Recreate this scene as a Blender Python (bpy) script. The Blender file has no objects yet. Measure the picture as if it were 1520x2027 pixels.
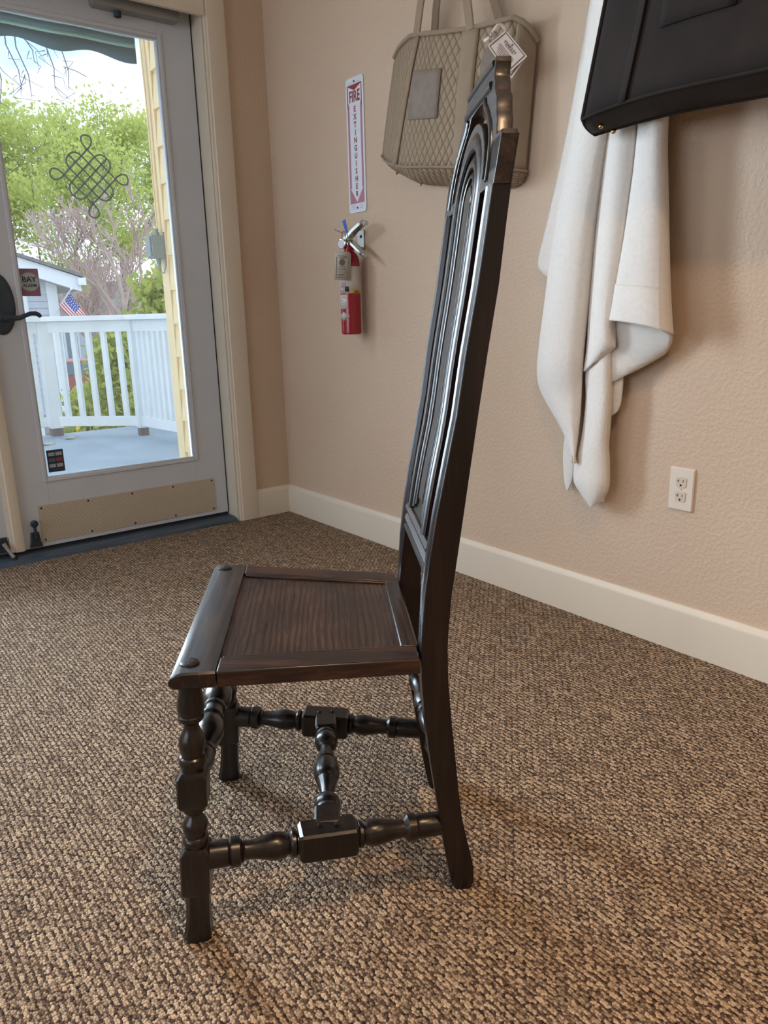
import bpy, bmesh, math, random
from mathutils import Vector, Matrix
PI = math.pi
S = bpy.context.scene
COL = S.collection

# ------------------------------------------------------------------ camera
F_PX, IW, IH = 1485.77, 1520.0, 2027.0
CAM = Vector((-1.7986, -3.0853, 0.9155))
_yaw, _pit, _rol = 0.6552, 0.2584, -0.0243
FW = Vector((math.sin(_yaw)*math.cos(_pit), math.cos(_yaw)*math.cos(_pit), -math.sin(_pit)))
_r0 = Vector((math.cos(_yaw), -math.sin(_yaw), 0)); _u0 = _r0.cross(FW)
RT = _r0*math.cos(_rol) + _u0*math.sin(_rol)
UP = _u0*math.cos(_rol) - _r0*math.sin(_rol)
cd = bpy.data.cameras.new('camera'); cam = bpy.data.objects.new('camera', cd); COL.objects.link(cam)
cd.sensor_fit = 'HORIZONTAL'; cd.sensor_width = 36.0; cd.lens = F_PX/IW*36.0
cd.clip_start = 0.02; cd.clip_end = 300
m = Matrix((RT, UP, -FW)).transposed().to_4x4(); m.translation = CAM
cam.matrix_world = m
S.camera = cam

def at(px, py, ax, v):
    """the point of the plane  axis ax = v  that the photograph shows at a pixel"""
    d = FW*F_PX + RT*(px-IW/2) + UP*(IH/2-py)
    return CAM + d*((v-CAM[ax])/d[ax])

# ------------------------------------------------------------------ world, lights, exposure
S.view_settings.view_transform = 'Standard'; S.view_settings.look = 'None'
S.view_settings.gamma = 1.0; S.view_settings.use_curve_mapping = False
S.view_settings.exposure = 0.15
w = bpy.data.worlds.new('world'); S.world = w; w.use_nodes = True
nt = w.node_tree; nt.nodes.clear()
_o = nt.nodes.new('ShaderNodeOutputWorld'); _b = nt.nodes.new('ShaderNodeBackground')
_tc = nt.nodes.new('ShaderNodeTexCoord'); _mp = nt.nodes.new('ShaderNodeMapping')
_mp.inputs['Scale'].default_value = (1.6, 1.6, 4.0)
_no = nt.nodes.new('ShaderNodeTexNoise'); _no.inputs['Scale'].default_value = 2.2; _no.inputs['Detail'].default_value = 6
_rp = nt.nodes.new('ShaderNodeValToRGB')
_rp.color_ramp.elements[0].position = 0.38; _rp.color_ramp.elements[0].color = (0.36, 0.52, 0.74, 1)
_rp.color_ramp.elements[1].position = 0.62; _rp.color_ramp.elements[1].color = (0.95, 0.97, 1.0, 1)
nt.links.new(_tc.outputs['Generated'], _mp.inputs['Vector']); nt.links.new(_mp.outputs[0], _no.inputs['Vector'])
nt.links.new(_no.outputs['Fac'], _rp.inputs[0]); nt.links.new(_rp.outputs[0], _b.inputs[0]); nt.links.new(_b.outputs[0], _o.inputs[0])
_b.inputs[1].default_value = 2.4

def area(name, loc, direction, sx, sy, power, color, shape='RECTANGLE', spread=PI):
    l = bpy.data.lights.new(name, 'AREA'); l.shape = shape; l.size = sx
    if shape in ('RECTANGLE', 'ELLIPSE'): l.size_y = sy
    l.energy = power; l.color = color; l.spread = spread
    o = bpy.data.objects.new(name, l); COL.objects.link(o); o.location = loc
    o.rotation_euler = Vector(direction).to_track_quat('-Z', 'Y').to_euler()
    return o
# daylight at the windows of the room that lie outside the frame, and at the glazed doors
area('daylight_front_window', (-3.9, 0.34, 1.50), (0, -1, -.45), 2.4, 1.6, 150, (0.78, 0.89, 1.0))
area('daylight_second_door', (-1.66, 0.36, 1.20), (0, -1, -.4), 0.62, 1.6, 115, (0.78, 0.89, 1.0))
area('daylight_side_window', (-6.45, -2.2, 1.55), (1, 0, -.4), 3.4, 1.6, 38, (0.82, 0.91, 1.0))
# recessed ceiling lamps
for _x, _y, _p in ((-1.35, -3.1, 14), (-1.1, -4.4, 11), (-3.0, -4.2, 4)):
    area('ceiling_lamp', (_x, _y, 2.70), (0, 0, -1), 0.16, 0.16, _p, (1.0, 0.66, 0.38), 'DISK', math.radians(115))

# ------------------------------------------------------------------ helpers: objects
ORG = {}
def tag(o, label=None, cat=None, group=None, kind=None):
    if label: o['label'] = label
    if cat: o['category'] = cat
    if group: o['group'] = group
    if kind: o['kind'] = kind
    return o
def thing(name, label, cat, loc=(0, 0, 0), rz=0.0, group=None, local=False):
    o = bpy.data.objects.new(name, None); COL.objects.link(o)
    o.empty_display_size = 0.05; o.location = loc; o.rotation_euler = (0, 0, rz)
    ORG[o.name] = Vector((0, 0, 0)) if local else Vector(loc)
    return tag(o, label, cat, group)
def link(name, me, mat, parent=None):
    o = bpy.data.objects.new(name, me); COL.objects.link(o)
    if mat is not None and not me.materials: me.materials.append(mat)
    if parent is not None:
        o.parent = parent
        ORG[o.name] = ORG.get(parent.name, Vector((0, 0, 0)))
    else:
        ORG[o.name] = Vector((0, 0, 0))
    return o
def copy_obj(o, parent=None, loc=None, name=None):
    c = o.copy(); COL.objects.link(c)
    if parent is not None: c.parent = parent
    if loc is not None: c.location = loc
    return c

class MB:
    def __init__(s): s.v = []; s.f = []; s.mi = []; s.uv = {}
    def add(s, vs, fs, mi=0):
        n = len(s.v); s.v += [Vector(a) for a in vs]
        for f in fs: s.f.append(tuple(i+n for i in f)); s.mi.append(mi)
        return n
    def box(s, x0, x1, y0, y1, z0, z1, mi=0):
        s.add([(x0,y0,z0),(x1,y0,z0),(x1,y1,z0),(x0,y1,z0),(x0,y0,z1),(x1,y0,z1),(x1,y1,z1),(x0,y1,z1)],
              [(0,3,2,1),(4,5,6,7),(0,1,5,4),(1,2,6,5),(2,3,7,6),(3,0,4,7)], mi); return s
    def hexa(s, p, mi=0):       # 8 corners: bottom ring then top ring
        s.add(p, [(0,3,2,1),(4,5,6,7),(0,1,5,4),(1,2,6,5),(2,3,7,6),(3,0,4,7)], mi); return s
    def loft(s, rings, cap=True, closed=True, mi=0):
        k = len(rings[0]); vs = [p for r in rings for p in r]; fs = []
        for i in range(len(rings)-1):
            for j in range(k if closed else k-1):
                a, b = i*k+j, i*k+(j+1) % k
                fs.append((a, b, b+k, a+k))
        if cap:
            fs.append(tuple(range(k-1, -1, -1))); fs.append(tuple((len(rings)-1)*k+j for j in range(k)))
        s.add(vs, fs, mi); return s
    def lathe(s, prof, p0, p1, n=20, mi=0, square=()):
        """profile of (t, r) with t in metres from p0 towards p1"""
        p0 = Vector(p0); d = (Vector(p1)-p0).normalized()
        a = Vector((0, 0, 1)) if abs(d.z) < .9 else Vector((1, 0, 0))
        u = d.cross(a).normalized(); v2 = d.cross(u)
        s.loft([[p0+d*t+(u*math.cos(2*PI*k/n)+v2*math.sin(2*PI*k/n))*r for k in range(n)] for t, r in prof], mi=mi); return s
    def tube(s, pts, rad, n=10, mi=0, flat=1.0):
        pts = [Vector(p) for p in pts]; rs = rad if isinstance(rad, (list, tuple)) else [rad]*len(pts)
        rings = []; ref = None
        for i, p in enumerate(pts):
            d = (pts[min(i+1, len(pts)-1)]-pts[max(i-1, 0)]).normalized()
            if ref is None:
                ref = Vector((0, 0, 1)) if abs(d.z) < .9 else Vector((1, 0, 0))
            u = (ref-d*ref.dot(d)).normalized(); ref = u; v2 = d.cross(u)
            rings.append([p+(u*math.cos(2*PI*k/n)*flat+v2*math.sin(2*PI*k/n))*rs[i] for k in range(n)])
        s.loft(rings, mi=mi); return s
    def ball(s, c, r, n=12, mi=0, sc=(1, 1, 1)):
        c = Vector(c); m2 = max(4, n//2)
        rings = []
        for i in range(1, m2):
            a = PI*i/m2
            rings.append([c+Vector((math.sin(a)*math.cos(2*PI*k/n)*r*sc[0], math.sin(a)*math.sin(2*PI*k/n)*r*sc[1], -math.cos(a)*r*sc[2])) for k in range(n)])
        s.loft(rings, mi=mi); return s
    def grid(s, rows, mi=0, uv=None):
        k = len(rows[0]); n0 = len(s.v)
        s.add([p for r in rows for p in r], [(i*k+j, i*k+j+1, (i+1)*k+j+1, (i+1)*k+j) for i in range(len(rows)-1) for j in range(k-1)], mi)
        if uv:
            for i, r in enumerate(uv):
                for j, q in enumerate(r): s.uv[n0+i*k+j] = q
        return s
    def mesh(s, name, org=Vector((0, 0, 0)), mats=None, smooth=35):
        me = bpy.data.meshes.new(name)
        me.from_pydata([tuple(p-org) for p in s.v], [], s.f)
        bm = bmesh.new(); bm.from_mesh(me); bmesh.ops.recalc_face_normals(bm, faces=bm.faces); bm.to_mesh(me); bm.free()
        if mats:
            for q in mats: me.materials.append(q)
            me.polygons.foreach_set('material_index', s.mi)
        if s.uv:
            l = me.uv_layers.new(name='UVMap')
            for lp in me.loops: l.data[lp.index].uv = s.uv.get(lp.vertex_index, (0, 0))
        if smooth is not None:
            me.shade_smooth(); me.set_sharp_from_angle(angle=math.radians(smooth))
        return me
    def build(s, name, mat, parent=None, bevel=0.0, seg=2, sub=0, solid=0.0, smooth=35, soff=-1.0):
        org = ORG.get(parent.name, Vector((0, 0, 0))) if parent is not None else Vector((0, 0, 0))
        mats = mat if isinstance(mat, (list, tuple)) else [mat]
        o = link(name, s.mesh(name, org, mats, smooth), None, parent)
        if sub:
            md = o.modifiers.new('sub', 'SUBSURF'); md.levels = sub; md.render_levels = sub
        if solid:
            md = o.modifiers.new('solid', 'SOLIDIFY'); md.thickness = solid; md.offset = soff
        if bevel:
            md = o.modifiers.new('bevel', 'BEVEL'); md.width = bevel; md.segments = seg; md.limit_method = 'ANGLE'; md.angle_limit = math.radians(32)
        return o

def fill2d(outlines, depth, bevel=0.0, res=1):
    """filled 2D outline(s) with holes, extruded: returns verts (x, y, d) and faces; d runs -depth/2..depth/2"""
    cu = bpy.data.curves.new('tmp', 'CURVE'); cu.dimensions = '2D'; cu.fill_mode = 'BOTH'
    cu.extrude = max(depth/2-bevel, 0); cu.bevel_depth = bevel; cu.bevel_resolution = res
    for ol in outlines:
        sp = cu.splines.new('POLY'); sp.points.add(len(ol)-1)
        for i, q in enumerate(ol): sp.points[i].co = (q[0], q[1], 0, 1)
        sp.use_cyclic_u = True
    o = bpy.data.objects.new('tmp', cu); COL.objects.link(o)
    dg = bpy.context.evaluated_depsgraph_get(); ev = o.evaluated_get(dg); me = ev.to_mesh()
    vs = [v.co.copy() for v in me.vertices]; fs = [tuple(p.vertices) for p in me.polygons]
    ev.to_mesh_clear(); bpy.data.objects.remove(o); bpy.data.curves.remove(cu)
    return vs, fs

def text_geo(body, size, depth=0.0, align='CENTER', bold=0.0, sx=1.0):
    cu = bpy.data.curves.new('tmp', 'FONT'); cu.body = body; cu.size = size; cu.align_x = align; cu.align_y = 'CENTER'
    cu.extrude = depth/2; cu.offset = bold; cu.resolution_u = 3
    o = bpy.data.objects.new('tmp', cu); COL.objects.link(o)
    dg = bpy.context.evaluated_depsgraph_get(); ev = o.evaluated_get(dg); me = ev.to_mesh()
    vs = [Vector((v.co.x*sx, v.co.y, v.co.z)) for v in me.vertices]; fs = [tuple(p.vertices) for p in me.polygons]
    ev.to_mesh_clear(); bpy.data.objects.remove(o); bpy.data.curves.remove(cu)
    return vs, fs
def put(mb, geo, o, u, v, n, mi=0):
    """place flat geometry: x along u, y along v, depth along n"""
    o, u, v, n = Vector(o), Vector(u), Vector(v), Vector(n)
    mb.add([o+u*p[0]+v*p[1]+n*p[2] for p in geo[0]], geo[1], mi); return mb

def lerp(a, b, t): return a+(b-a)*t
def interp(x, xs, ys):
    if x <= xs[0]: return ys[0]+(x-xs[0])*(ys[1]-ys[0])/(xs[1]-xs[0])
    for i in range(len(xs)-1):
        if x <= xs[i+1]: return lerp(ys[i], ys[i+1], (x-xs[i])/(xs[i+1]-xs[i]))
    return ys[-1]+(x-xs[-1])*(ys[-1]-ys[-2])/(xs[-1]-xs[-2])

# ------------------------------------------------------------------ helpers: materials
def srgb(r, g, b):
    f = lambda c: (c/255/12.92) if c <= 10.3 else ((c/255+.055)/1.055)**2.4
    return (f(r), f(g), f(b), 1)
def base(name, col, rough=.5, metal=0.0, spec=.5):
    m = bpy.data.materials.new(name); m.use_nodes = True
    p = m.node_tree.nodes['Principled BSDF']
    p.inputs['Base Color'].default_value = col; p.inputs['Roughness'].default_value = rough
    p.inputs['Metallic'].default_value = metal; p.inputs['Specular IOR Level'].default_value = spec
    return m, m.node_tree, p
def N(nt, t, **k):
    n = nt.nodes.new('ShaderNode'+t)
    for a, b in k.items():
        if a in n.inputs: n.inputs[a].default_value = b
        else: setattr(n, a, b)
    return n
def coords(nt, scale=(1, 1, 1), rot=(0, 0, 0), out='Object'):
    tc = N(nt, 'TexCoord'); mp = N(nt, 'Mapping'); mp.inputs['Scale'].default_value = scale; mp.inputs['Rotation'].default_value = rot
    nt.links.new(tc.outputs[out], mp.inputs['Vector']); return mp.outputs[0]
def ramp(nt, fac, stops):
    r = N(nt, 'ValToRGB'); e = r.color_ramp.elements
    e[0].position, e[0].color = stops[0]; e[1].position, e[1].color = stops[-1]
    for p, c in stops[1:-1]:
        q = e.new(p); q.color = c
    nt.links.new(fac, r.inputs[0]); return r.outputs[0]
def bump(nt, p, h, strength, dist=.01):
    b = N(nt, 'Bump'); b.inputs['Strength'].default_value = strength; b.inputs['Distance'].default_value = dist
    nt.links.new(h, b.inputs['Height']); nt.links.new(b.outputs[0], p.inputs['Normal'])
def plain(name, col, rough=.5, metal=0.0, var=.06, scale=30, bmp=0.0, bscale=200, spec=.5, bdist=.002):
    m, nt, p = base(name, col, rough, metal, spec)
    v = coords(nt); n = N(nt, 'TexNoise', Scale=scale, Detail=4.0); nt.links.new(v, n.inputs['Vector'])
    lo = tuple(c*(1-var) for c in col[:3])+(1,); hi = tuple(min(1, c*(1+var)) for c in col[:3])+(1,)
    nt.links.new(ramp(nt, n.outputs['Fac'], [(.3, lo), (.7, hi)]), p.inputs['Base Color'])
    if bmp:
        n2 = N(nt, 'TexNoise', Scale=bscale, Detail=3.0); nt.links.new(v, n2.inputs['Vector'])
        bump(nt, p, n2.outputs['Fac'], bmp, bdist)
    return m
def wood(name, dark, mid, light, axis, rough=.3, freq=1.0, coat=.24, contrast=1.0):
    """grain running along the given axis (0 x, 1 y, 2 z) of the object"""
    m, nt, p = base(name, mid, rough)
    sc = [26*freq]*3; sc[axis] = 2.2*freq
    v = coords(nt, tuple(sc))
    n = N(nt, 'TexNoise', Scale=1.6, Detail=7.0, Roughness=.62, Distortion=.5); nt.links.new(v, n.inputs['Vector'])
    sc2 = [150*freq]*3; sc2[axis] = 5*freq
    v2 = coords(nt, tuple(sc2)); n2 = N(nt, 'TexNoise', Scale=1.5, Detail=4.0); nt.links.new(v2, n2.inputs['Vector'])
    mx = N(nt, 'Math', operation='MULTIPLY_ADD'); nt.links.new(n2.outputs['Fac'], mx.inputs[0]); mx.inputs[1].default_value = .45
    nt.links.new(n.outputs['Fac'], mx.inputs[2])
    nt.links.new(ramp(nt, mx.outputs[0], [(.48, dark), (.70, mid), (.95, light)]), p.inputs['Base Color'])
    r = N(nt, 'MapRange'); r.inputs['To Min'].default_value = rough-.06; r.inputs['To Max'].default_value = rough+.14
    nt.links.new(n2.outputs['Fac'], r.inputs['Value']); nt.links.new(r.outputs[0], p.inputs['Roughness'])
    p.inputs['Specular IOR Level'].default_value = .42
    p.inputs['Coat Weight'].default_value = coat; p.inputs['Coat Roughness'].default_value = .22
    bump(nt, p, mx.outputs[0], .22, .0015)
    return m

M = {}
# chair
M['wood_x'] = wood('dark_oak_across', srgb(14, 10, 9), srgb(30, 21, 18), srgb(64, 46, 37), 0, .34)
M['wood_y'] = wood('dark_oak_deep', srgb(17, 11, 9), srgb(37, 23, 18), srgb(76, 47, 34), 1, .34)
M['wood_z'] = wood('dark_oak_upright', srgb(9, 6, 6), srgb(19, 12, 12), srgb(40, 25, 22), 2, .27)
M['wood_turn'] = wood('dark_oak_turned', srgb(10, 7, 7), srgb(20, 15, 13), srgb(44, 32, 25), 2, .28)
M['peg'] = plain('dark_peg', srgb(30, 21, 17), .35)

def seat_panel_mat():
    m, nt, p = base('oak_seat_panel', srgb(60, 44, 37), .34)
    v = coords(nt, (.9, 5.0, 1.0))
    wv = N(nt, 'TexWave', wave_type='BANDS', bands_direction='Y', Scale=6.4, Distortion=7.0, Detail=3.0)
    wv.inputs['Detail Scale'].default_value = .7; nt.links.new(v, wv.inputs['Vector'])
    pw = N(nt, 'Math', operation='POWER'); nt.links.new(wv.outputs['Fac'], pw.inputs[0]); pw.inputs[1].default_value = .4
    v2 = coords(nt, (14, 190, 20)); n2 = N(nt, 'TexNoise', Scale=1.6, Detail=5.0); nt.links.new(v2, n2.inputs['Vector'])
    v3 = coords(nt); n3 = N(nt, 'TexNoise', Scale=9.0, Detail=5.0); nt.links.new(v3, n3.inputs['Vector'])
    a = N(nt, 'Math', operation='MULTIPLY_ADD'); nt.links.new(pw.outputs[0], a.inputs[0]); a.inputs[1].default_value = .36
    nt.links.new(n2.outputs['Fac'], a.inputs[2])
    b = N(nt, 'Math', operation='MULTIPLY_ADD'); nt.links.new(n3.outputs['Fac'], b.inputs[0]); b.inputs[1].default_value = .9
    nt.links.new(a.outputs[0], b.inputs[2])
    hf = N(nt, 'Math', operation='MULTIPLY'); nt.links.new(b.outputs[0], hf.inputs[0]); hf.inputs[1].default_value = .5
    nt.links.new(ramp(nt, hf.outputs[0], [(.42, srgb(16, 10, 9)), (.62, srgb(46, 31, 26)), (.82, srgb(86, 62, 50))]), p.inputs['Base Color'])
    p.inputs['Coat Weight'].default_value = .25; p.inputs['Coat Roughness'].default_value = .32
    bump(nt, p, a.outputs[0], .2, .0015)
    return m
M['seat_panel'] = seat_panel_mat()

def carpet_mat():
    m, nt, p = base('loop_carpet', srgb(150, 120, 92), .95, spec=.1)
    v = coords(nt); LS = 300.0
    # single yarn loops
    m1 = N(nt, 'Mapping'); m1.inputs['Scale'].default_value = (LS, LS*.8, 1); nt.links.new(v, m1.inputs['Vector'])
    vo = N(nt, 'TexVoronoi', voronoi_dimensions='2D', Scale=1.0, Randomness=.9); nt.links.new(m1.outputs[0], vo.inputs['Vector'])
    sp = N(nt, 'SeparateColor'); nt.links.new(vo.outputs['Color'], sp.inputs[0])
    # each loop takes the tone of the tuft its centre belongs to; tufts lie in staggered rows along the wall with the sign (y)
    m2 = N(nt, 'Mapping'); m2.inputs['Scale'].default_value = (1/LS, 1/(LS*.8), 1); nt.links.new(vo.outputs['Position'], m2.inputs['Vector'])
    nw = N(nt, 'TexNoise', Scale=45.0, Detail=2.0); nt.links.new(m2.outputs[0], nw.inputs['Vector'])
    ct = N(nt, 'VectorMath', operation='SUBTRACT'); nt.links.new(nw.outputs['Color'], ct.inputs[0]); ct.inputs[1].default_value = (.5, .5, .5)
    mw = N(nt, 'VectorMath', operation='MULTIPLY_ADD'); nt.links.new(ct.outputs[0], mw.inputs[0]); mw.inputs[1].default_value = (.007, .012, 0); nt.links.new(m2.outputs[0], mw.inputs[2])
    mr = N(nt, 'Mapping'); mr.inputs['Rotation'].default_value = (0, 0, PI/2); nt.links.new(mw.outputs[0], mr.inputs['Vector'])
    br = N(nt, 'TexBrick', offset=.5, squash=1.0); nt.links.new(mr.outputs[0], br.inputs['Vector'])
    for k, x in (('Color1', (0, 0, 0, 1)), ('Color2', (1, 1, 1, 1)), ('Mortar', (0, 0, 0, 1)), ('Scale', 1.0), ('Mortar Size', .0026), ('Mortar Smooth', .8), ('Brick Width', .0195), ('Row Height', .0104)): br.inputs[k].default_value = x
    sb = N(nt, 'SeparateColor'); nt.links.new(br.outputs['Color'], sb.inputs[0])
    c1 = N(nt, 'Math', operation='MULTIPLY_ADD'); nt.links.new(sp.outputs[0], c1.inputs[0]); c1.inputs[1].default_value = .34
    c0 = N(nt, 'Math', operation='MULTIPLY_ADD'); nt.links.new(sb.outputs[0], c0.inputs[0]); c0.inputs[1].default_value = .34; c0.inputs[2].default_value = .36
    nt.links.new(c0.outputs[0], c1.inputs[2])
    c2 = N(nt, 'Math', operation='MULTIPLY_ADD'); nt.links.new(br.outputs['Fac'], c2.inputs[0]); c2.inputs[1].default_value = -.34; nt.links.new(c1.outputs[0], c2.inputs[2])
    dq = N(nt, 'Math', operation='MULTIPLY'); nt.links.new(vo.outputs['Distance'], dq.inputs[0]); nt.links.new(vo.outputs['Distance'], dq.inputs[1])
    c3 = N(nt, 'Math', operation='MULTIPLY_ADD'); nt.links.new(dq.outputs[0], c3.inputs[0]); c3.inputs[1].default_value = -.30; nt.links.new(c2.outputs[0], c3.inputs[2])  # loop edges darkened in the colour, shade between loops painted in
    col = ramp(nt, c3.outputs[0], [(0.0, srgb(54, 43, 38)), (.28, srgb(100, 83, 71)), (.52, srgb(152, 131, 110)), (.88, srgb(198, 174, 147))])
    nt.links.new(col, p.inputs['Base Color'])
    h0 = N(nt, 'Math', operation='MULTIPLY'); nt.links.new(br.outputs['Fac'], h0.inputs[0]); h0.inputs[1].default_value = -.55
    h1 = N(nt, 'Math', operation='MULTIPLY_ADD'); nt.links.new(dq.outputs[0], h1.inputs[0]); h1.inputs[1].default_value = -.8; nt.links.new(h0.outputs[0], h1.inputs[2])
    bump(nt, p, h1.outputs[0], .9, .005)
    return m
M['carpet'] = carpet_mat()

def wall_mat():
    m, nt, p = base('orange_peel_paint', srgb(196, 172, 150), .72, spec=.3)
    v = coords(nt); n = N(nt, 'TexNoise', Scale=95.0, Detail=2.5, Roughness=.5); nt.links.new(v, n.inputs['Vector'])
    r = ramp(nt, n.outputs['Fac'], [(.42, (0, 0, 0, 1)), (.62, (1, 1, 1, 1))])
    bump(nt, p, r, .35, .0022)
    n2 = N(nt, 'TexNoise', Scale=1.3, Detail=2.0); nt.links.new(v, n2.inputs['Vector'])
    nt.links.new(ramp(nt, n2.outputs['Fac'], [(.3, srgb(203, 180, 157)), (.7, srgb(209, 187, 165))]), p.inputs['Base Color'])
    return m
M['wall'] = wall_mat()
M['ceiling'] = plain('ceiling_paint', srgb(225, 218, 205), .85, bmp=.3, bscale=120)
M['trim'] = plain('cream_trim_paint', srgb(222, 212, 195), .38, var=.02, scale=6)
M['door'] = plain('grey_white_door_paint', srgb(206, 212, 220), .42, var=.03, scale=5, bmp=.05, bscale=60)  # bluish lift of the veiling glare is put into the paint colour
M['rubber'] = plain('dark_weather_seal', srgb(32, 36, 40), .6)
M['threshold'] = wood('dark_threshold_wood', srgb(34, 46, 58), srgb(56, 72, 88), srgb(80, 94, 108), 0, .34, 1.0, .2)
M['bronze'] = plain('dark_bronze', srgb(66, 76, 86), .4, .6, var=.15)  # bluish lift from haze at the door is put into the metal colour
M['steel'] = plain('brushed_steel', srgb(176, 176, 174), .3, 1.0)
M['closer'] = plain('painted_closer_metal', srgb(150, 150, 146), .45, .35, var=.03)
M['black'] = plain('black_matt', srgb(16, 16, 17), .5)
def kick_mat():
    m, nt, p = base('patterned_kick_plate', srgb(186, 170, 140), .42, .25)
    v = coords(nt, (1, 1, 1), (0, PI/4, 0))
    w1 = N(nt, 'TexWave', bands_direction='X', Scale=26.0, Distortion=.3); w2 = N(nt, 'TexWave', bands_direction='Z', Scale=26.0, Distortion=.3)
    nt.links.new(v, w1.inputs['Vector']); nt.links.new(v, w2.inputs['Vector'])
    a = N(nt, 'Math', operation='MAXIMUM'); nt.links.new(w1.outputs['Fac'], a.inputs[0]); nt.links.new(w2.outputs['Fac'], a.inputs[1])
    nt.links.new(ramp(nt, a.outputs[0], [(.2, srgb(186, 176, 156)), (.9, srgb(206, 197, 180))]), p.inputs['Base Color'])
    bump(nt, p, a.outputs[0], .3, .002); return m
M['kick'] = kick_mat()
def glass_mat():
    m = bpy.data.materials.new('door_glass'); m.use_nodes = True; nt = m.node_tree; nt.nodes.clear()
    o = N(nt, 'OutputMaterial'); t = N(nt, 'BsdfTransparent'); t.inputs[0].default_value = (.95, .98, 1, 1)
    g = N(nt, 'BsdfGlossy'); g.inputs['Roughness'].default_value = .02
    d = N(nt, 'BsdfDiffuse'); d.inputs[0].default_value = (.8, .88, .95, 1)
    fr = N(nt, 'Fresnel', IOR=1.45)
    tc = coords(nt); n = N(nt, 'TexNoise', Scale=5.0, Detail=5.0); nt.links.new(tc, n.inputs['Vector'])
    r = N(nt, 'MapRange'); r.inputs['To Min'].default_value = .06; r.inputs['To Max'].default_value = .12; nt.links.new(n.outputs['Fac'], r.inputs['Value'])
    m1 = N(nt, 'MixShader'); nt.links.new(r.outputs[0], m1.inputs[0]); nt.links.new(t.outputs[0], m1.inputs[1]); nt.links.new(d.outputs[0], m1.inputs[2])  # diffuse share mixed in as a milky haze over the view
    m2 = N(nt, 'MixShader'); nt.links.new(fr.outputs[0], m2.inputs[0]); nt.links.new(m1.outputs[0], m2.inputs[1]); nt.links.new(g.outputs[0], m2.inputs[2])
    nt.links.new(m2.outputs[0], o.inputs[0]); return m
M['glass'] = glass_mat()
M['decal_grey'] = plain('grey_vinyl', srgb(150, 168, 174), .5)
M['robe'] = plain('white_terry_cloth', srgb(230, 224, 217), .95, var=.03, scale=90, bmp=.5, bscale=420, spec=.1, bdist=.003)
M['suede_black'] = plain('black_suede', srgb(44, 38, 36), .9, var=.18, scale=9, bmp=.25, bscale=300, spec=.2)
M['brass'] = plain('brass', srgb(200, 160, 96), .25, 1.0)
def quilt_mat():
    m, nt, p = base('quilted_taupe_cotton', srgb(158, 140, 120), .9, spec=.15)
    tc = N(nt, 'TexCoord'); mp = N(nt, 'Mapping'); mp.inputs['Scale'].default_value = (1, .72, 1); nt.links.new(tc.outputs['UV'], mp.inputs['Vector'])
    mr = N(nt, 'Mapping'); mr.inputs['Rotation'].default_value = (0, 0, PI/4); nt.links.new(mp.outputs[0], mr.inputs['Vector'])
    sx = N(nt, 'SeparateXYZ'); nt.links.new(mr.outputs[0], sx.inputs[0])
    hs = []
    for k in (0, 1):
        a = N(nt, 'Math', operation='MULTIPLY'); nt.links.new(sx.outputs[k], a.inputs[0]); a.inputs[1].default_value = PI/.0200
        b = N(nt, 'Math', operation='SINE'); nt.links.new(a.outputs[0], b.inputs[0])
        c = N(nt, 'Math', operation='ABSOLUTE'); nt.links.new(b.outputs[0], c.inputs[0])
        d = N(nt, 'Math', operation='POWER'); nt.links.new(c.outputs[0], d.inputs[0]); d.inputs[1].default_value = .38; hs.append(d)
    e = N(nt, 'Math', operation='MULTIPLY'); nt.links.new(hs[0].outputs[0], e.inputs[0]); nt.links.new(hs[1].outputs[0], e.inputs[1])
    nt.links.new(ramp(nt, e.outputs[0], [(0.05, srgb(146, 128, 108)), (.5, srgb(168, 150, 129))]), p.inputs['Base Color'])
    bump(nt, p, e.outputs[0], .9, .008); return m
M['quilt'] = quilt_mat()
M['taupe'] = plain('plain_taupe_cotton', srgb(160, 142, 122), .9, var=.05, bmp=.15, bscale=400, spec=.15)
M['taupe_velvet'] = plain('grey_taupe_velvet', srgb(140, 128, 118), .85, var=.12, scale=40, bmp=.2, bscale=300)
M['card'] = plain('blush_card', srgb(226, 208, 196), .7, var=.01)
M['ink'] = plain('dark_print', srgb(52, 42, 44), .7)
M['sign_white'] = plain('white_sign_face', srgb(222, 226, 236), .35, var=.01)
M['sign_red'] = plain('red_sign_print', srgb(140, 46, 52), .4, var=.02)
M['sign_red_lit'] = plain('red_sign_print_lit_pink', srgb(176, 120, 138), .4, var=.02)  # reflected light on the lower red print, painted in as pink
M['red_gloss'] = plain('red_gloss_paint', srgb(150, 26, 40), .16, var=.02)
M['ext_label'] = plain('extinguisher_label', srgb(202, 192, 186), .4, var=.02)
M['yellow_print'] = plain('yellow_print', srgb(206, 168, 60), .5)
M['blue_plastic'] = plain('blue_plastic', srgb(30, 84, 196), .35)
M['tag_paper'] = plain('tag_card_paper', srgb(186, 178, 164), .7)
M['tag_ink'] = plain('grey_tag_print', srgb(104, 98, 92), .7)
M['chrome'] = plain('chrome_metal', srgb(200, 204, 200), .16, 1.0)
M['plate'] = plain('almond_plastic', srgb(226, 216, 202), .35, var=.01)
M['plate2'] = plain('ivory_plastic', srgb(214, 200, 182), .35, var=.01)

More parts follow.
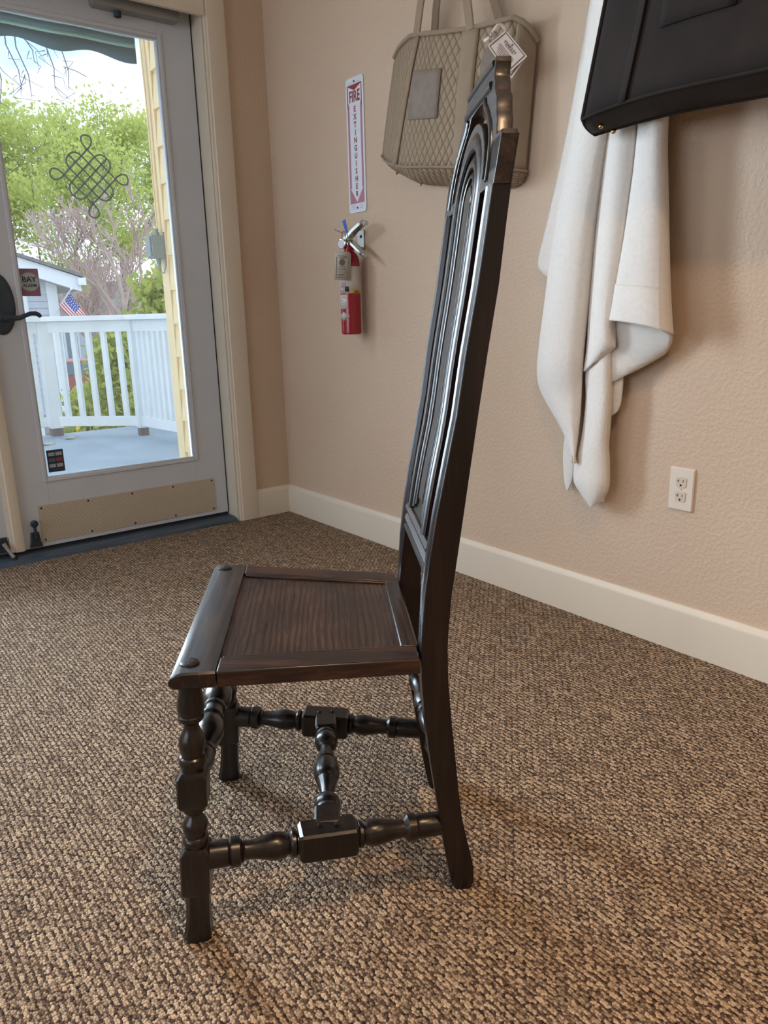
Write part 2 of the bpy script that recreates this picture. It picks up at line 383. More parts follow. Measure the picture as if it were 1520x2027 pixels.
# ------------------------------------------------------------------ the room
def struct(o): o['kind'] = 'structure'; return o
X0, Y0, ZC, WT = -6.2, -6.0, 2.75, 0.20
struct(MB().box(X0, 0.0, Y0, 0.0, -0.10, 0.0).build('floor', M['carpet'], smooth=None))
struct(MB().box(X0-.2, 0.2, Y0-.2, 0.2, ZC, ZC+.12).build('ceiling', M['ceiling'], smooth=None))
struct(MB().box(0.0, 0.20, Y0, 0.20, -0.10, ZC).build('wall_right', M['wall'], smooth=None))
struct(MB().box(X0, 0.0, Y0-.2, Y0, -0.10, ZC).build('wall_behind', M['wall'], smooth=None))
DX0, DX1, DZT = -2.132, -0.276, 2.17       # opening of the double door
WX0, WX1, WZ0, WZ1 = -5.1, -2.7, 0.6, 2.3   # window to the left, out of frame
wb = MB()
wb.box(DX1, 0.0, 0, WT, -.1, ZC).box(WX1, DX0, 0, WT, -.1, ZC).box(X0, WX0, 0, WT, -.1, ZC)
wb.box(DX0, DX1, 0, WT, DZT, ZC).box(WX0, WX1, 0, WT, -.1, WZ0).box(WX0, WX1, 0, WT, WZ1, ZC)
struct(wb.build('wall_door', M['wall'], smooth=None))
wl = MB()
wl.box(X0-.2, X0, Y0, -3.9, -.1, ZC).box(X0-.2, X0, -.5, .2, -.1, ZC).box(X0-.2, X0, -3.9, -.5, -.1, .65).box(X0-.2, X0, -3.9, -.5, 2.35, ZC)
struct(wl.build('wall_left', M['wall'], smooth=None))

def baseboard(name, p0, p1, inward):
    """profile swept from p0 to p1 along the wall; inward is the direction into the room"""
    prof = [(0, 0), (.015, 0), (.015, .112), (.0135, .119), (.010, .1235), (.0085, .128), (.006, .1312), (0, .1312)]
    p0, p1, n = Vector(p0), Vector(p1), Vector(inward)
    mb = MB().loft([[q+n*a+Vector((0, 0, b)) for a, b in prof] for q in (p0, p1)])
    return struct(mb.build(name, M['trim'], smooth=50))
baseboard('baseboard_right', (0, -.015, 0), (0, Y0, 0), (-1, 0, 0))
baseboard('baseboard_door', (-.186, 0, 0), (0, 0, 0), (0, -1, 0))
baseboard('baseboard_behind', (X0, Y0, 0), (-.015, Y0, 0), (0, 1, 0))
# casing round the door: moulded flat board with a back band
def casing(name, rings):
    return struct(MB().loft(rings).build(name, M['trim'], smooth=40))
prof = [(-.276, 0), (-.276, -.010), (-.272, -.013), (-.266, -.013), (-.262, -.017), (-.190, -.020), (-.186, -.018), (-.186, 0)]
casing('trim_1', [[Vector((x, y, z)) for x, y in prof] for z in (0, 2.26)])
casing('trim_2', [[Vector((-2.408-x, y, z)) for x, y in prof] for z in (0, 2.26)])
casing('trim_3', [[Vector((x, y, 1.88-z)) for z, y in prof] for x in (-2.132, -.276)])
# jambs and stops
struct(MB().box(-.2825, -.2762, .0002, .1998, 0, 2.1698).box(-.300, -.2825, .130, .165, .02, 2.15).build('trim_4', M['trim'], bevel=.002))
struct(MB().box(-2.1318, -2.125, .0002, .1998, 0, 2.1698).build('trim_5', M['trim']))
struct(MB().box(-2.125, -.283, .0002, .1998, 2.157, 2.1698).build('trim_6', M['trim']))
# threshold
thr = MB().loft([[Vector((x, -.012, 0)), Vector((x, 0.0, .010)), Vector((x, .03, .016)), Vector((x, .20, .020)), Vector((x, .32, .012)), Vector((x, .32, -.02)), Vector((x, -.012, -.02))] for x in (-2.12, -.286)])
struct(thr.build('trim_7', M['threshold'], smooth=20))
# window frame of the unseen front window
wf = MB().box(WX0, WX1, .08, .12, WZ0, WZ0+.06).box(WX0, WX1, .08, .12, WZ1-.06, WZ1).box(WX0, WX0+.06, .08, .12, WZ0, WZ1).box(WX1-.06, WX1, .08, .12, WZ0, WZ1).box(-3.93, -3.87, .08, .12, WZ0, WZ1)
struct(wf.build('window_1', M['trim']))

# ------------------------------------------------------------------ glazed doors
DY = 0.085; DT = 0.044          # inner face, thickness
def door_leaf(name, x0, x1, gx0, gx1, gz0, gz1):
    d = MB()
    z0, z1 = .030, 2.150
    d.box(x0, gx0, DY, DY+DT, z0, z1).box(gx1, x1, DY, DY+DT, z0, z1).box(gx0, gx1, DY, DY+DT, z0, gz0).box(gx0, gx1, DY, DY+DT, gz1, z1)
    o = struct(d.build(name, M['door'], bevel=.0015))
    # glazing bead: stepped moulding round the pane
    def bead(inset, wdt, y0, y1):
        b = MB(); a0, a1, c0, c1 = gx0-inset, gx1+inset, gz0-inset, gz1+inset
        b.box(a0, a0+wdt, y0, y1, c0, c1).box(a1-wdt, a1, y0, y1, c0, c1).box(a0+wdt, a1-wdt, y0, y1, c0, c0+wdt).box(a0+wdt, a1-wdt, y0, y1, c1-wdt, c1)
        return b
    bead(.014, .016, DY-.006, DY).build('glazing_bead', M['door'], o, bevel=.003)
    bead(.0, .007, DY, DY+.012).build('glazing_bead', M['door'], o, bevel=.002)
    MB().box(gx0, gx1, DY+.016, DY+.022, gz0, gz1).build('glass_pane', M['glass'], o, smooth=None)
    return o
door1 = door_leaf('door_1', -1.1995, -.289, -1.068, -.432, .306, 1.986)
door2 = door_leaf('door_2', -2.119, -1.2045, -1.976, -1.340, .306, 1.986)
# dark gap with weather seal along the hinge side
struct(MB().box(-.2893, -.2826, DY+.006, DY+DT, .03, 2.15).build('trim_8', M['rubber'], smooth=None))
struct(MB().box(-2.119, -.2895, DY+.006, DY+DT, 2.150, 2.156).build('trim_9', M['rubber'], smooth=None))
struct(MB().box(-2.115, -.292, DY+.008, DY+DT-.006, .016, .0305).build('trim_10', M['rubber'], smooth=None))
# astragal between the leaves
ap = [(-1.240, DY), (-1.240, DY-.010), (-1.226, DY-.014), (-1.222, DY-.020), (-1.198, DY-.022), (-1.188, DY-.018), (-1.186, DY)]
struct(MB().loft([[Vector((x, y, z)) for x, y in ap] for z in (.032, 2.145)]).build('trim_11', M['trim'], smooth=30))

# kick plate
kp = thing('kick_plate', 'pale patterned metal kick plate across the bottom of the glazed door', 'kick plate', (-.733, DY, .047))
MB().box(-1.117, -.350, DY-.0025, DY-.0002, .0475, .201).build('plate', M['kick'], kp, bevel=.0008)
for i in range(5):
    for z in (.190, .058):
        x = lerp(-1.104, -.362, i/4)
        mb = MB().lathe([(0, .0045), (.0015, .0042), (.0028, .002)], (x, DY-.0023, z), (x, DY-.1, z), 10)
        mb.build('rivet', M['bronze'], kp)
# oval handle plate with lever
lv = thing('door_lever', 'dark bronze lever handle on a tall oval plate on the glazed door', 'door handle', (-1.145, DY, .982))
pts = [(-1.148+.056*math.cos(2*PI*k/40), .983+.112*math.sin(2*PI*k/40)) for k in range(40)]
pl_ = MB().loft([[Vector((-1.148+(x+1.148)*s, y, .983+(z-.983)*s)) for x, z in pts] for s, y in ((1, DY-.0002), (1, DY-.004), (.93, DY-.008), (.80, DY-.0095))])
pl_.build('escutcheon', M['bronze'], lv)
MB().lathe([(0, .0185), (.006, .0185), (.009, .013), (.045, .011), (.052, .012)], (-1.139, DY-.008, .934), (-1.139, DY-.2, .934), 18).build('spindle', M['bronze'], lv)
lp_ = [(-1.139, DY-.055, .934), (-1.115, DY-.057, .931), (-1.095, DY-.058, .932), (-1.075, DY-.057, .940), (-1.055, DY-.056, .947), (-1.037, DY-.056, .947), (-1.026, DY-.056, .941), (-1.020, DY-.056, .934)]
MB().tube(lp_, [.012, .0105, .009, .008, .008, .0085, .0085, .006], 12).build('lever', M['bronze'], lv)
# door closer on the top rail
dc = thing('door_closer', 'long grey door closer box at the top of the glazed door', 'door closer', (-.52, DY, 2.03))
def rbox(x0, x1, z0, z1, r, n=6):
    o = []
    for cx, cz, a0 in ((x1-r, z1-r, 0), (x0+r, z1-r, PI/2), (x0+r, z0+r, PI), (x1-r, z0+r, 1.5*PI)):
        o += [(cx+r*math.cos(a0+PI/2*k/n), cz+r*math.sin(a0+PI/2*k/n)) for k in range(n+1)]
    return o
q = rbox(-.690, -.352, 2.043, 2.108, .012)
MB().loft([[Vector((-.521+(x+.521)*s, y, 2.075+(z-2.075)*s2)) for x, z in q] for s, s2, y in ((1, 1, DY), (1, 1, DY-.040), (.985, .93, DY-.048), (.95, .8, DY-.050))]).build('housing', M['closer'], dc)
MB().lathe([(0, .014), (.02, .014), (.022, .009), (.024, .004)], (-.592, DY-.022, 2.044), (-.592, DY-.022, 1.9), 14).build('spindle', M['bronze'], dc)
# kick-down door holders
def holder(x, down, label):
    t = thing('door_holder', label, 'door stop', (x, DY, .045), group='door holders at the foot of the glazed doors')
    b = MB().loft([[Vector((x+a*s, y, z)) for a, z in ((-.026, .036), (.026, .036), (.020, .060), (.016, .098), (-.016, .098), (-.020, .060))] for s, y in ((1, DY-.0004), (.9, DY-.012))])
    b.build('bracket', M['bronze'], t, bevel=.002)
    if down:
        MB().tube([(x, DY-.014, .075), (x+.012, DY-.030, .045), (x+.024, DY-.045, .020)], [.009, .007, .0085], 10).build('arm', M['steel'], t)
        MB().lathe([(0, .010), (.012, .011), (.020, .009)], (x+.024, DY-.045, .022), (x+.030, DY-.052, .004), 12).build('rubber_tip', M['black'], t)
    else:
        MB().tube([(x, DY-.016, .070), (x, DY-.020, .100), (x, DY-.020, .122)], [.008, .006, .006], 10).build('arm', M['bronze'], t)
        MB().lathe([(0, .008), (.004, .0145), (.012, .015), (.018, .011)], (x, DY-.012, .135), (x, DY-.1, .135), 14).build('rubber_tip', M['bronze'], t)
holder(-1.142, False, 'dark kick-down door holder folded up beside the kick plate')
holder(-1.262, True, 'dark kick-down door holder with its foot lowered, left of the astragal')

# decals on the glass
GY = DY+.0155
kn = thing('knot_decal', 'grey endless knot decal stuck on the door glass', 'decal', (-.752, GY, 1.45))
def bez(p0, p1, p2, p3, n=12):
    return [((1-t)**3*p0[0]+3*(1-t)**2*t*p1[0]+3*(1-t)*t*t*p2[0]+t**3*p3[0], (1-t)**3*p0[1]+3*(1-t)**2*t*p1[1]+3*(1-t)*t*t*p2[1]+t**3*p3[1]) for t in [k/n for k in range(n+1)]]
paths = []
h_ = .0245         # lattice unit
def lat(i, j): return ((i-j)*h_, (i+j)*h_)
for k in (-2, -1, 1, 2):
    paths.append([lat(-2, k), lat(2, k)]); paths.append([lat(k, -2), lat(k, 2)])
paths.append([lat(-2.95, 0), lat(2.95, 0)]); paths.append([lat(0, -2.95), lat(0, 2.95)])
def rot(pth, q):
    c, s_ = ((1, 0), (0, 1), (-1, 0), (0, -1))[q]
    return [(x*c-y*s_, x*s_+y*c) for x, y in pth]
for q in range(4):
    n_ = 4*h_
    paths.append(rot(bez((0, n_), (-.026, n_+.022), (-.026, n_+.051), (0, n_+.051))+bez((0, n_+.051), (.026, n_+.051), (.026, n_+.022), (0, n_))[1:], q))
    p0, p1, pm = lat(2, 1), lat(2, -1), lat(2.95, 0)
    paths.append(rot(bez(p0, (p0[0]+.018, p0[1]+.014), (pm[0]-.016, pm[1]+.014), pm)+bez(pm, (pm[0]+.014, pm[1]-.016), (p1[0]+.014, p1[1]+.018), p1)[1:], q))
kb = MB()
for pth in paths:
    kb.tube([(-.752+x, GY, 1.456+z) for x, z in pth], .0031, 6, flat=.25 if False else 1.0)
for v in kb.v: v.y = GY+(v.y-GY)*.12-.0006
kb.build('interlaced_line', M['decal_grey'], kn)
def sticker(name, label, x0, x1, z0, z1, mat):
    t = thing(name, label, 'sticker', ((x0+x1)/2, GY, z0))
    MB().box(x0, x1, GY-.0006, GY+.0003, z0, z1).build('sheet', mat, t, smooth=None); return t
M['sticker_maroon'] = plain('maroon_grey_sticker', srgb(150, 108, 124), .5, var=.25, scale=14)
M['sticker_disc'] = plain('pale_grey_print', srgb(176, 186, 192), .5)
M['sticker_slate'] = plain('slate_sticker', srgb(44, 56, 68), .5, var=.03)
M['sticker_pale'] = plain('pale_print', srgb(168, 178, 186), .5)
M['sticker_red'] = plain('red_print', srgb(150, 70, 76), .5)
M['sticker_blue'] = plain('blue_print', srgb(84, 112, 150), .5)
UX, UZ, NY = (1, 0, 0), (0, 0, 1), (0, -1, 0)
s1 = sticker('alarm_sticker', 'maroon alarm company sticker beside the lever on the door glass', -1.064, -.991, 1.012, 1.112, M['sticker_maroon'])
put(MB(), fill2d([[(.034*math.cos(2*PI*k/32), .034*math.sin(2*PI*k/32)) for k in range(32)]], .0004), (-1.027, GY-.0008, 1.064), UX, UZ, NY).build('disc', M['sticker_disc'], s1)
put(MB(), text_geo('BAY', .028, .0003, bold=.0006), (-1.027, GY-.0014, 1.072), UX, UZ, NY).build('lettering', M['sticker_slate'], s1)
put(MB(), text_geo('ALARM', .0155, .0003, bold=.0003), (-1.027, GY-.0014, 1.050), UX, UZ, NY).build('lettering', M['sticker_slate'], s1)
s2 = sticker('card_sticker', 'dark sticker with six small card marks at the bottom of the door glass', -1.052, -.988, .326, .416, M['sticker_slate'])
for r_ in range(3):
    for c_ in range(2):
        x, z = -1.046+c_*.028, .392-r_*.0235
        mt = M[('sticker_pale', 'sticker_pale', 'sticker_blue', 'sticker_red', 'sticker_pale', 'sticker_pale')[r_*2+c_]]
        MB().box(x, x+.024, GY-.0010, GY-.0005, z, z+.014).build('card_mark', mt, s2, smooth=None)

# ------------------------------------------------------------------ high-backed chair (local frame: x to the near side, y to the back)
CH = thing('side_chair', 'tall dark oak side chair with panelled seat, turned legs and narrow carved back', 'chair', (-1.345, -1.978, 0), math.radians(-123.087), local=True)
def zs(y): return .4535-.0215*(y/.345)        # top of the seat, sloping to the back
zT = [.03, .047, .089, .138, .178, .231, .29, .383, .434, .514, .602, .671, .756, .855, .952, 1.069, 1.13, 1.30]
yF = [.397, .394, .387, .381, .375, .368, .360, .353, .352, .358, .369, .381, .399, .413, .430, .447, .4565, .478]
zB = [0, .02, .039, .064, .103, .155, .222, .302, .38, .447, .511, .60, .669, .754, .854, .93, 1.059, 1.30]
yB = [.434, .437, .435, .433, .422, .413, .407, .399, .393, .391, .396, .408, .417, .428, .442, .455, .469, .507]
def yf(z): return interp(z, zT, yF)
def yb(z): return interp(z, zB, yB)
def xo(z): return interp(z, [0, .43, .50, .80, 1.30], [.156, .171, .172, .183, .186])

def stile(sx):
    rings = []
    zl = [0, .012, .03, .05, .09, .14, .19, .25, .32, .38, .43, .47, .52, .58, .64, .70, .78, .86, .95, 1.02, 1.0705]
    for z in zl:
        o_ = xo(z); w_ = .046 if z > .47 else .040; i_ = o_-w_
        f, b = yf(max(z, .03)), yb(z)
        if z == 0: f, b = f+.010, b-.006
        elif z < .02: f += .003
        k = max(0., min(1., (z-.44)/.06)); g = .0045*k       # mouldings only above the seat
        p = [(o_, b), (o_, f+.001), (o_-.001, f), (o_-.006, f), (o_-.008, f+g), (o_-.010, f+.2*g), (o_-.016, f-.5*g), (o_-.024, f-.2*g), (o_-.028, f+g), (o_-.030, f+.1*g), (o_-.035, f-.3*g), (o_-.038, f+.8*g), (i_, f+.6*g), (i_, b)]
        rings.append([Vector((sx*x, y, z)) for x, y in p])
    return MB().loft(rings)
for sx in (1, -1):
    st = stile(sx).build('back_post', M['wood_z'], CH, smooth=28)

# front legs: turned with two square blocks
def square_ring(cx, cy, z, h, ch=.003):
    c = h-ch
    return [Vector((cx+x, cy+y, z)) for x, y in ((h, -c), (h, c), (c, h), (-c, h), (-h, c), (-h, -c), (-c, -h), (c, -h))]
def yleg(z): return .0+.022*z/.41
legp1 = [(.436, .0160), (.412, .0162), (.402, .0182), (.390, .0196), (.381, .0186), (.378, .0172), (.376, .0186), (.370, .0180), (.366, .0145), (.363, .0106), (.357, .0108), (.350, .0135), (.342, .0175), (.333, .0192), (.323, .0184), (.315, .0160), (.312, .0155), (.310, .0180), (.305, .0194), (.300, .0194), (.296, .0175), (.288, .0175)]
legp2 = [(.236, .0165), (.230, .0175), (.224, .0172), (.220, .0125), (.217, .0100), (.212, .0115), (.206, .0160), (.199, .0187), (.190, .0180), (.183, .0158), (.180, .0155), (.178, .0178), (.174, .0192), (.169, .0192), (.165, .0172), (.158, .0172)]
def leg(sx):
    mb = MB(); x = sx*.2045
    for pr in (legp1, legp2):
        mb.loft([[Vector((x+math.cos(2*PI*k/22)*r, yleg(z)+math.sin(2*PI*k/22)*r, z)) for k in range(22)] for z, r in pr])
    for z0, z1 in ((.232, .291), (.083, .164)):
        mb.loft([square_ring(x, yleg(z), z, h) for z, h in ((z0, .0175), (z0+.006, .0212), (z1-.008, .0212), (z1, .0165))])
    ft = []
    for z, f, b, h in ((.092, -.013, .024, .0165), (.081, -.011, .023, .0165), (.055, -.013, .021, .0165), (.03, -.016, .020, .0175), (.012, -.0205, .0205, .0185), (.004, -.0200, .0200, .0180), (0, -.017, .017, .015)):
        c = .006
        ft.append([Vector((x+a_, y_, z)) for a_, y_ in ((h, f+c), (h, b-c), (h-c, b), (-h+c, b), (-h, b-c), (-h, f+c), (-h+c, f), (h-c, f))])
    mb.loft(ft)
    return mb
for sx in (1, -1):
    leg(sx).build('leg', M['wood_turn'], CH, smooth=32)

# turned stretchers
def turned(name, p0, p1, prof, blocks=(), n=20, bw=.022, bh=.024):
    p0, p1 = Vector(p0), Vector(p1); L = (p1-p0).length; d = (p1-p0)/L
    mb = MB()
    mb.lathe([(t*L, r) for t, r in prof], p0, p1, n)
    u = d.cross(Vector((0, 0, 1))).normalized(); v = u.cross(d)
    for t0, t1 in blocks:
        c = .0035
        def ring(t, k):
            return [p0+d*(t*L)+u*a_+v*b_ for a_, b_ in ((bw*k, -(bh*k-c)), (bw*k, bh*k-c), (bw*k-c, bh*k), (-bw*k+c, bh*k), (-bw*k, bh*k-c), (-bw*k, -bh*k+c), (-bw*k+c, -bh*k), (bw*k-c, -bh*k))]
        mb.loft([ring(t0, .84), ring(t0+.012, 1), ring(t1-.012, 1), ring(t1, .84)])
    return mb.build(name, M['wood_turn'], CH, smooth=32)
side_prof = [(0, .0195), (.055, .0200), (.115, .0200), (.120, .0185), (.128, .0222), (.160, .0222), (.168, .0165), (.173, .0180), (.180, .0140), (.215, .0140), (.255, .0175), (.295, .0208), (.330, .0190), (.350, .0150), (.354, .0180), (.362, .0208), (.375, .0208), (.382, .0170), (.40, .0170)]
side_prof += [(.62, .0170), (.630, .0205), (.642, .0205), (.650, .0160), (.665, .0185), (.700, .0208), (.735, .0185), (.775, .0150), (.815, .0142), (.822, .0180), (.830, .0215), (.862, .0215), (.870, .0180), (.876, .0190), (.94, .0185), (1, .0175)]
for sx in (1, -1):
    so = turned('side_stretcher', (sx*.2045, .008, .140), (sx*.1415, .394, .119), side_prof, ((.388, .622),))
    for dy in (-.013, .013):
        x, y = sx*.172, .204+dy
        MB().lathe([(0, .0038), (.0018, .0034), (.0024, .001)], (x, y, .1545), (x, y, .3), 8).build('peg', M['peg'], so)
mid = [(0, .015), (.155, .0185), (.160, .0175), (.166, .0205), (.185, .0205), (.190, .0190), (.205, .0218), (.235, .0222), (.262, .0190), (.278, .0150), (.284, .0112), (.300, .0112), (.350, .0135), (.415, .0185), (.422, .0165), (.430, .0195), (.450, .0215), (.475, .0228), (.500, .0230)]
mid += [(1-t, r) for t, r in reversed(mid[:-1])]
turned('middle_stretcher', (-.174, .203, .133), (.174, .203, .133), mid, ((.02, .158), (.842, .98)), bw=.0205, bh=.0215)
frp = [(0, .0155), (.09, .0175), (.16, .0215), (.185, .0205), (.19, .0175), (.20, .0205), (.215, .0205), (.222, .0130), (.26, .0150), (.31, .0235), (.36, .0255), (.41, .0225), (.44, .0165), (.445, .0150), (.455, .0195), (.47, .0195), (.475, .0165), (.50, .0160)]
frp += [(1-t, r) for t, r in reversed(frp[:-1])]
turned('front_stretcher', (-.2045, .0145, .262), (.2045, .0145, .262), frp)
rrp = [(0, .014), (.12, .0155), (.17, .0180), (.18, .0150), (.19, .0180), (.205, .0150), (.28, .0120), (.36, .0165), (.42, .0180), (.46, .0150), (.47, .0180), (.48, .0150), (.50, .0160)]
rrp += [(1-t, r) for t, r in reversed(rrp[:-1])]
turned('rear_stretcher', (-.165, .382, .240), (.165, .382, .240), rrp)

# seat: front board, two side rails, rear rail, sunk panel
def half(y): return lerp(.2345, .1885, (y-.0)/.345)
TH = .0245
def slab(pts, top, bot, name, mat, bevel=.003, seg=3, parent=CH):
    n = len(pts)
    mb = MB(); mb.loft([[Vector((x, y, zs(y)+bot)) for x, y in pts], [Vector((x, y, zs(y)+top)) for x, y in pts]])
    return mb.build(name, mat, parent, bevel=bevel, seg=seg, smooth=40)
# front board with a rounded nose
fb = []
nose = [(.0625, 0), (.020, 0), (.010, -.002), (.003, -.006), (.0, -.012), (.001, -.018), (.006, -TH), (.0625, -TH)]
for x in (-1, -.985, .985, 1):
    k = 1 if abs(x) < 1 else .0
    fb.append([Vector((x*(half(y)+.001)*(1 if k else 1), y, zs(y)+(d if k else lerp(d, -TH/2, .22)))) for y, d in nose])
front_board = MB().loft(fb).build('seat_front_board', M['wood_x'], CH, smooth=35)
for sx in (1, -1):
    pr = [(sx*half(.063), .063), (sx*half(.349), .349), (sx*(half(.349)-.046), .349), (sx*(half(.063)-.046), .063)]
    slab(pr, 0, -TH, 'seat_side_rail', M['wood_y'])
    # bolection lip inside the rail
    lip = [(sx*(half(.066)-.0455), .066), (sx*(half(.346)-.0455), .346), (sx*(half(.346)-.053), .346), (sx*(half(.066)-.053), .066)]
    slab(lip, -.0015, -.014, 'seat_moulding', M['wood_y'], bevel=.0025)
hr = half(.345)-.046
slab([(-hr, .325), (hr, .325), (hr, .352), (-hr, .352)], 0.0005, -TH, 'seat_rear_rail', M['wood_x'])
hp0, hp1 = half(.062)-.044, half(.33)-.044
slab([(-hp0, .062), (hp0, .062), (hp1, .33), (-hp1, .33)], -.0055, -.018, 'seat_panel', M['seat_panel'], bevel=.001)
for x, y in ((.199, .024), (-.207, .024)):
    z = zs(y)
    t = MB().lathe([(0, .0135), (.0022, .0132), (.0034, .011), (.0036, .004)], (x, y, z-.001), (x, y, z+.1), 18)
    pg = t.build('seat_peg', M['peg'], CH)
    MB().box(x-.012, x+.012, y-.001, y+.001, z+.0018, z+.0030).build('slot', M['black'], pg)

# back: lower rail, splat with arched mouldings, pierced crest
ZJ = 1.070
def backmesh(geo, front, thick, name, mat, parent=CH, smooth=35):
    """2D geometry (x, z, d in -t/2..t/2) laid onto the leaning, slightly curved plane of the back"""
    mb = MB(); mb.add([Vector((p[0], yf(p[1])+front+thick/2-p[2], p[1])) for p in geo[0]], geo[1])
    return mb.build(name, mat, parent, smooth=smooth)
def strip(x0, x1, z0, z1, n, front, thick, name, mat, parent=CH):
    mb = MB(); mb.loft([[Vector((x0, yf(z)+front, z)), Vector((x1, yf(z)+front, z)), Vector((x1, yf(z)+front+thick, z)), Vector((x0, yf(z)+front+thick, z))] for z in [lerp(z0, z1, k/n) for k in range(n+1)]])
    return mb.build(name, mat, parent, bevel=.0012, smooth=35)
rl = MB()
rail_prof = [(.534, .012), (.537, .004), (.541, .001), (.546, .001), (.549, .005), (.552, .002), (.558, .000), (.566, .003), (.569, .006), (.572, .001), (.579, -.001), (.585, .003), (.588, .010)]
iw = .132
rl.loft([[Vector((x, yf(z)+d, z)) for z, d in rail_prof]+[Vector((x, yf(.588)+.026, .588)), Vector((x, yf(.534)+.026, .534))] for x in (-iw, iw)])
rl.build('lower_back_rail', M['wood_x'], CH, smooth=25)
SW = .104
strip(-SW, SW, .586, ZJ, 12, .007, .012, 'back_splat', M['wood_z'])
def ridge(path, wdt, h, name, front=.0, parent=CH):
    """rounded moulding swept along a path in the plane of the back (x, z)"""
    rings = []
    for i, (x, z) in enumerate(path):
        x0, z0 = path[max(i-1, 0)]; x1, z1 = path[min(i+1, len(path)-1)]
        l = math.hypot(x1-x0, z1-z0); nx, nz = (z1-z0)/l, -(x1-x0)/l
        pr = [(-.5, .9), (-.5, .35), (-.40, .10), (-.22, 0), (.1, .06), (.30, .28), (.36, .42), (.42, .25), (.5, .35), (.5, .9)]
        rings.append([Vector((x+nx*wdt*a_, yf(z+nz*wdt*a_)+front+h*b_, z+nz*wdt*a_)) for a_, b_ in pr])
    return MB().loft(rings).build(name, M['wood_z'], parent, smooth=30)
def arch(r, z0, zc, n=28):
    return [(-r, lerp(z0, zc, k/10)) for k in range(10)]+[(-r*math.cos(PI*k/n), zc+r*math.sin(PI*k/n)) for k in range(n+1)]+[(r, lerp(zc, z0, k/10)) for k in range(1, 11)]
AZ = 1.068
ridge(arch(.087, .590, AZ), -.030, .012, 'arched_moulding', -.003)
ridge(arch(.058, .598, AZ), -.018, .010, 'arched_moulding', .0)
ridge(arch(.040, .606, AZ), -.010, .008, 'arched_moulding', .002)
cs = [(-.023, .62)]+[(-.023*math.cos(PI*k/16), 1.070+.023*math.sin(PI*k/16)) for k in range(17)]+[(.023, .62)]
mb = MB(); mb.loft([[Vector((s_*.023, yf(z)+.003, z)) if j < 2 else Vector((s_*.023, yf(z)+.012, z)) for j, s_ in enumerate((-1, 1, 1, -1))] for z in [lerp(.62, 1.07, k/10) for k in range(11)]])
mb.build('centre_strip', M['wood_z'], CH, bevel=.002)
backmesh(fill2d([[(.023*math.cos(PI*k/16), 1.0695+.023*math.sin(PI*k/16)) for k in range(17)]], .009, .0015), .003, .009, 'centre_strip_head', M['wood_z'])
# crest: outline with scalloped steps, crescent opening above the arch
half_out = [(.0, 1.238), (.091, 1.236), (.095, 1.230), (.095, 1.216), (.099, 1.209), (.108, 1.202), (.112, 1.193), (.119, 1.187), (.130, 1.180), (.136, 1.168), (.143, 1.157), (.151, 1.148), (.154, 1.135), (.159, 1.129), (.185, 1.129), (.189, 1.124), (.188, 1.100), (.186, ZJ), (.139, ZJ)]
inner = [(.074*math.cos(t), AZ+.074*math.sin(t)) for t in [lerp(.03, PI-.03, k/24) for k in range(25)]]
out = half_out+[(.104, ZJ), (.074, ZJ)]+inner+[(-.074, ZJ)]+[(-x, z) for x, z in [(.104, ZJ)]+list(reversed(half_out[1:]))]
backmesh(fill2d([[(.080*math.cos(PI*k/28), AZ+.080*math.sin(PI*k/28)) for k in range(29)]], .012), .007, .012, 'splat_head', M['wood_z'])
hole_r = [(.0, 1.198), (.046, 1.196), (.053, 1.188), (.060, 1.179), (.074, 1.170), (.092, 1.159), (.110, 1.146), (.124, 1.128), (.131, 1.108), (.133, 1.088), (.128, 1.083)]
arc = [(.1055*math.cos(t), AZ+.1055*math.sin(t)) for t in [lerp(.15, PI-.15, k/28) for k in range(29)]]
hole = hole_r+arc+[(-x, z) for x, z in reversed(hole_r[1:])]
backmesh(fill2d([out, hole], .021, .0016), .0, .021, 'crest_rail', M['wood_x'], smooth=30)
# raised edge mouldings on the crest
ridge([(x, z) for x, z in [(.058, 1.192), (.067, 1.182), (.082, 1.174), (.100, 1.162), (.119, 1.147), (.132, 1.128), (.139, 1.105), (.142, 1.078)]], .011, .006, 'scroll_moulding', -.004)
ridge([(-x, z) for x, z in [(.058, 1.192), (.067, 1.182), (.082, 1.174), (.100, 1.162), (.119, 1.147), (.132, 1.128), (.139, 1.105), (.142, 1.078)]], -.011, .006, 'scroll_moulding', -.004)
ridge([(-.088, 1.204), (-.05, 1.204), (0, 1.204), (.05, 1.204), (.088, 1.204)], .010, .006, 'top_moulding', -.004)
ridge([(-.087, 1.230), (0, 1.232), (.087, 1.230)], .008, .005, 'top_moulding', -.003)
for sx in (1, -1):
    strip(sx*.139, sx*.187, ZJ-.002, 1.126, 3, .0, .0235, 'post_head', M['wood_z'])

# ------------------------------------------------------------------ sign, extinguisher, outlet
SY, SZ, SWD, SHT = -.5789, 1.2883, .1074, .4604      # left edge y, bottom z
sg = thing('fire_extinguisher_sign', 'tall white and red FIRE EXTINGUISHER arrow sign on the wall', 'sign', (0, SY-SWD/2, SZ))
def wallput(mb, geo, y, z, d, mi=0):      # flat geometry on the right wall: x to the right in the view = -y
    return put(mb, geo, (-d, y, z), (0, -1, 0), (0, 0, 1), (-1, 0, 0), mi)
def rr(wd, ht, r, n=6): return [(x, z) for x, z in rbox(-wd/2, wd/2, -ht/2, ht/2, r, n)]
CY, CZ = SY-SWD/2, SZ+SHT/2
wallput(MB(), fill2d([rr(SWD, SHT, .012)], .003, .0005), CY, CZ, .0022).build('board', M['sign_white'], sg)
iw2, top, bot = .0445, .2065, -.198
panel = [(-iw2, top), (iw2, top), (iw2, bot), (-iw2, bot)]
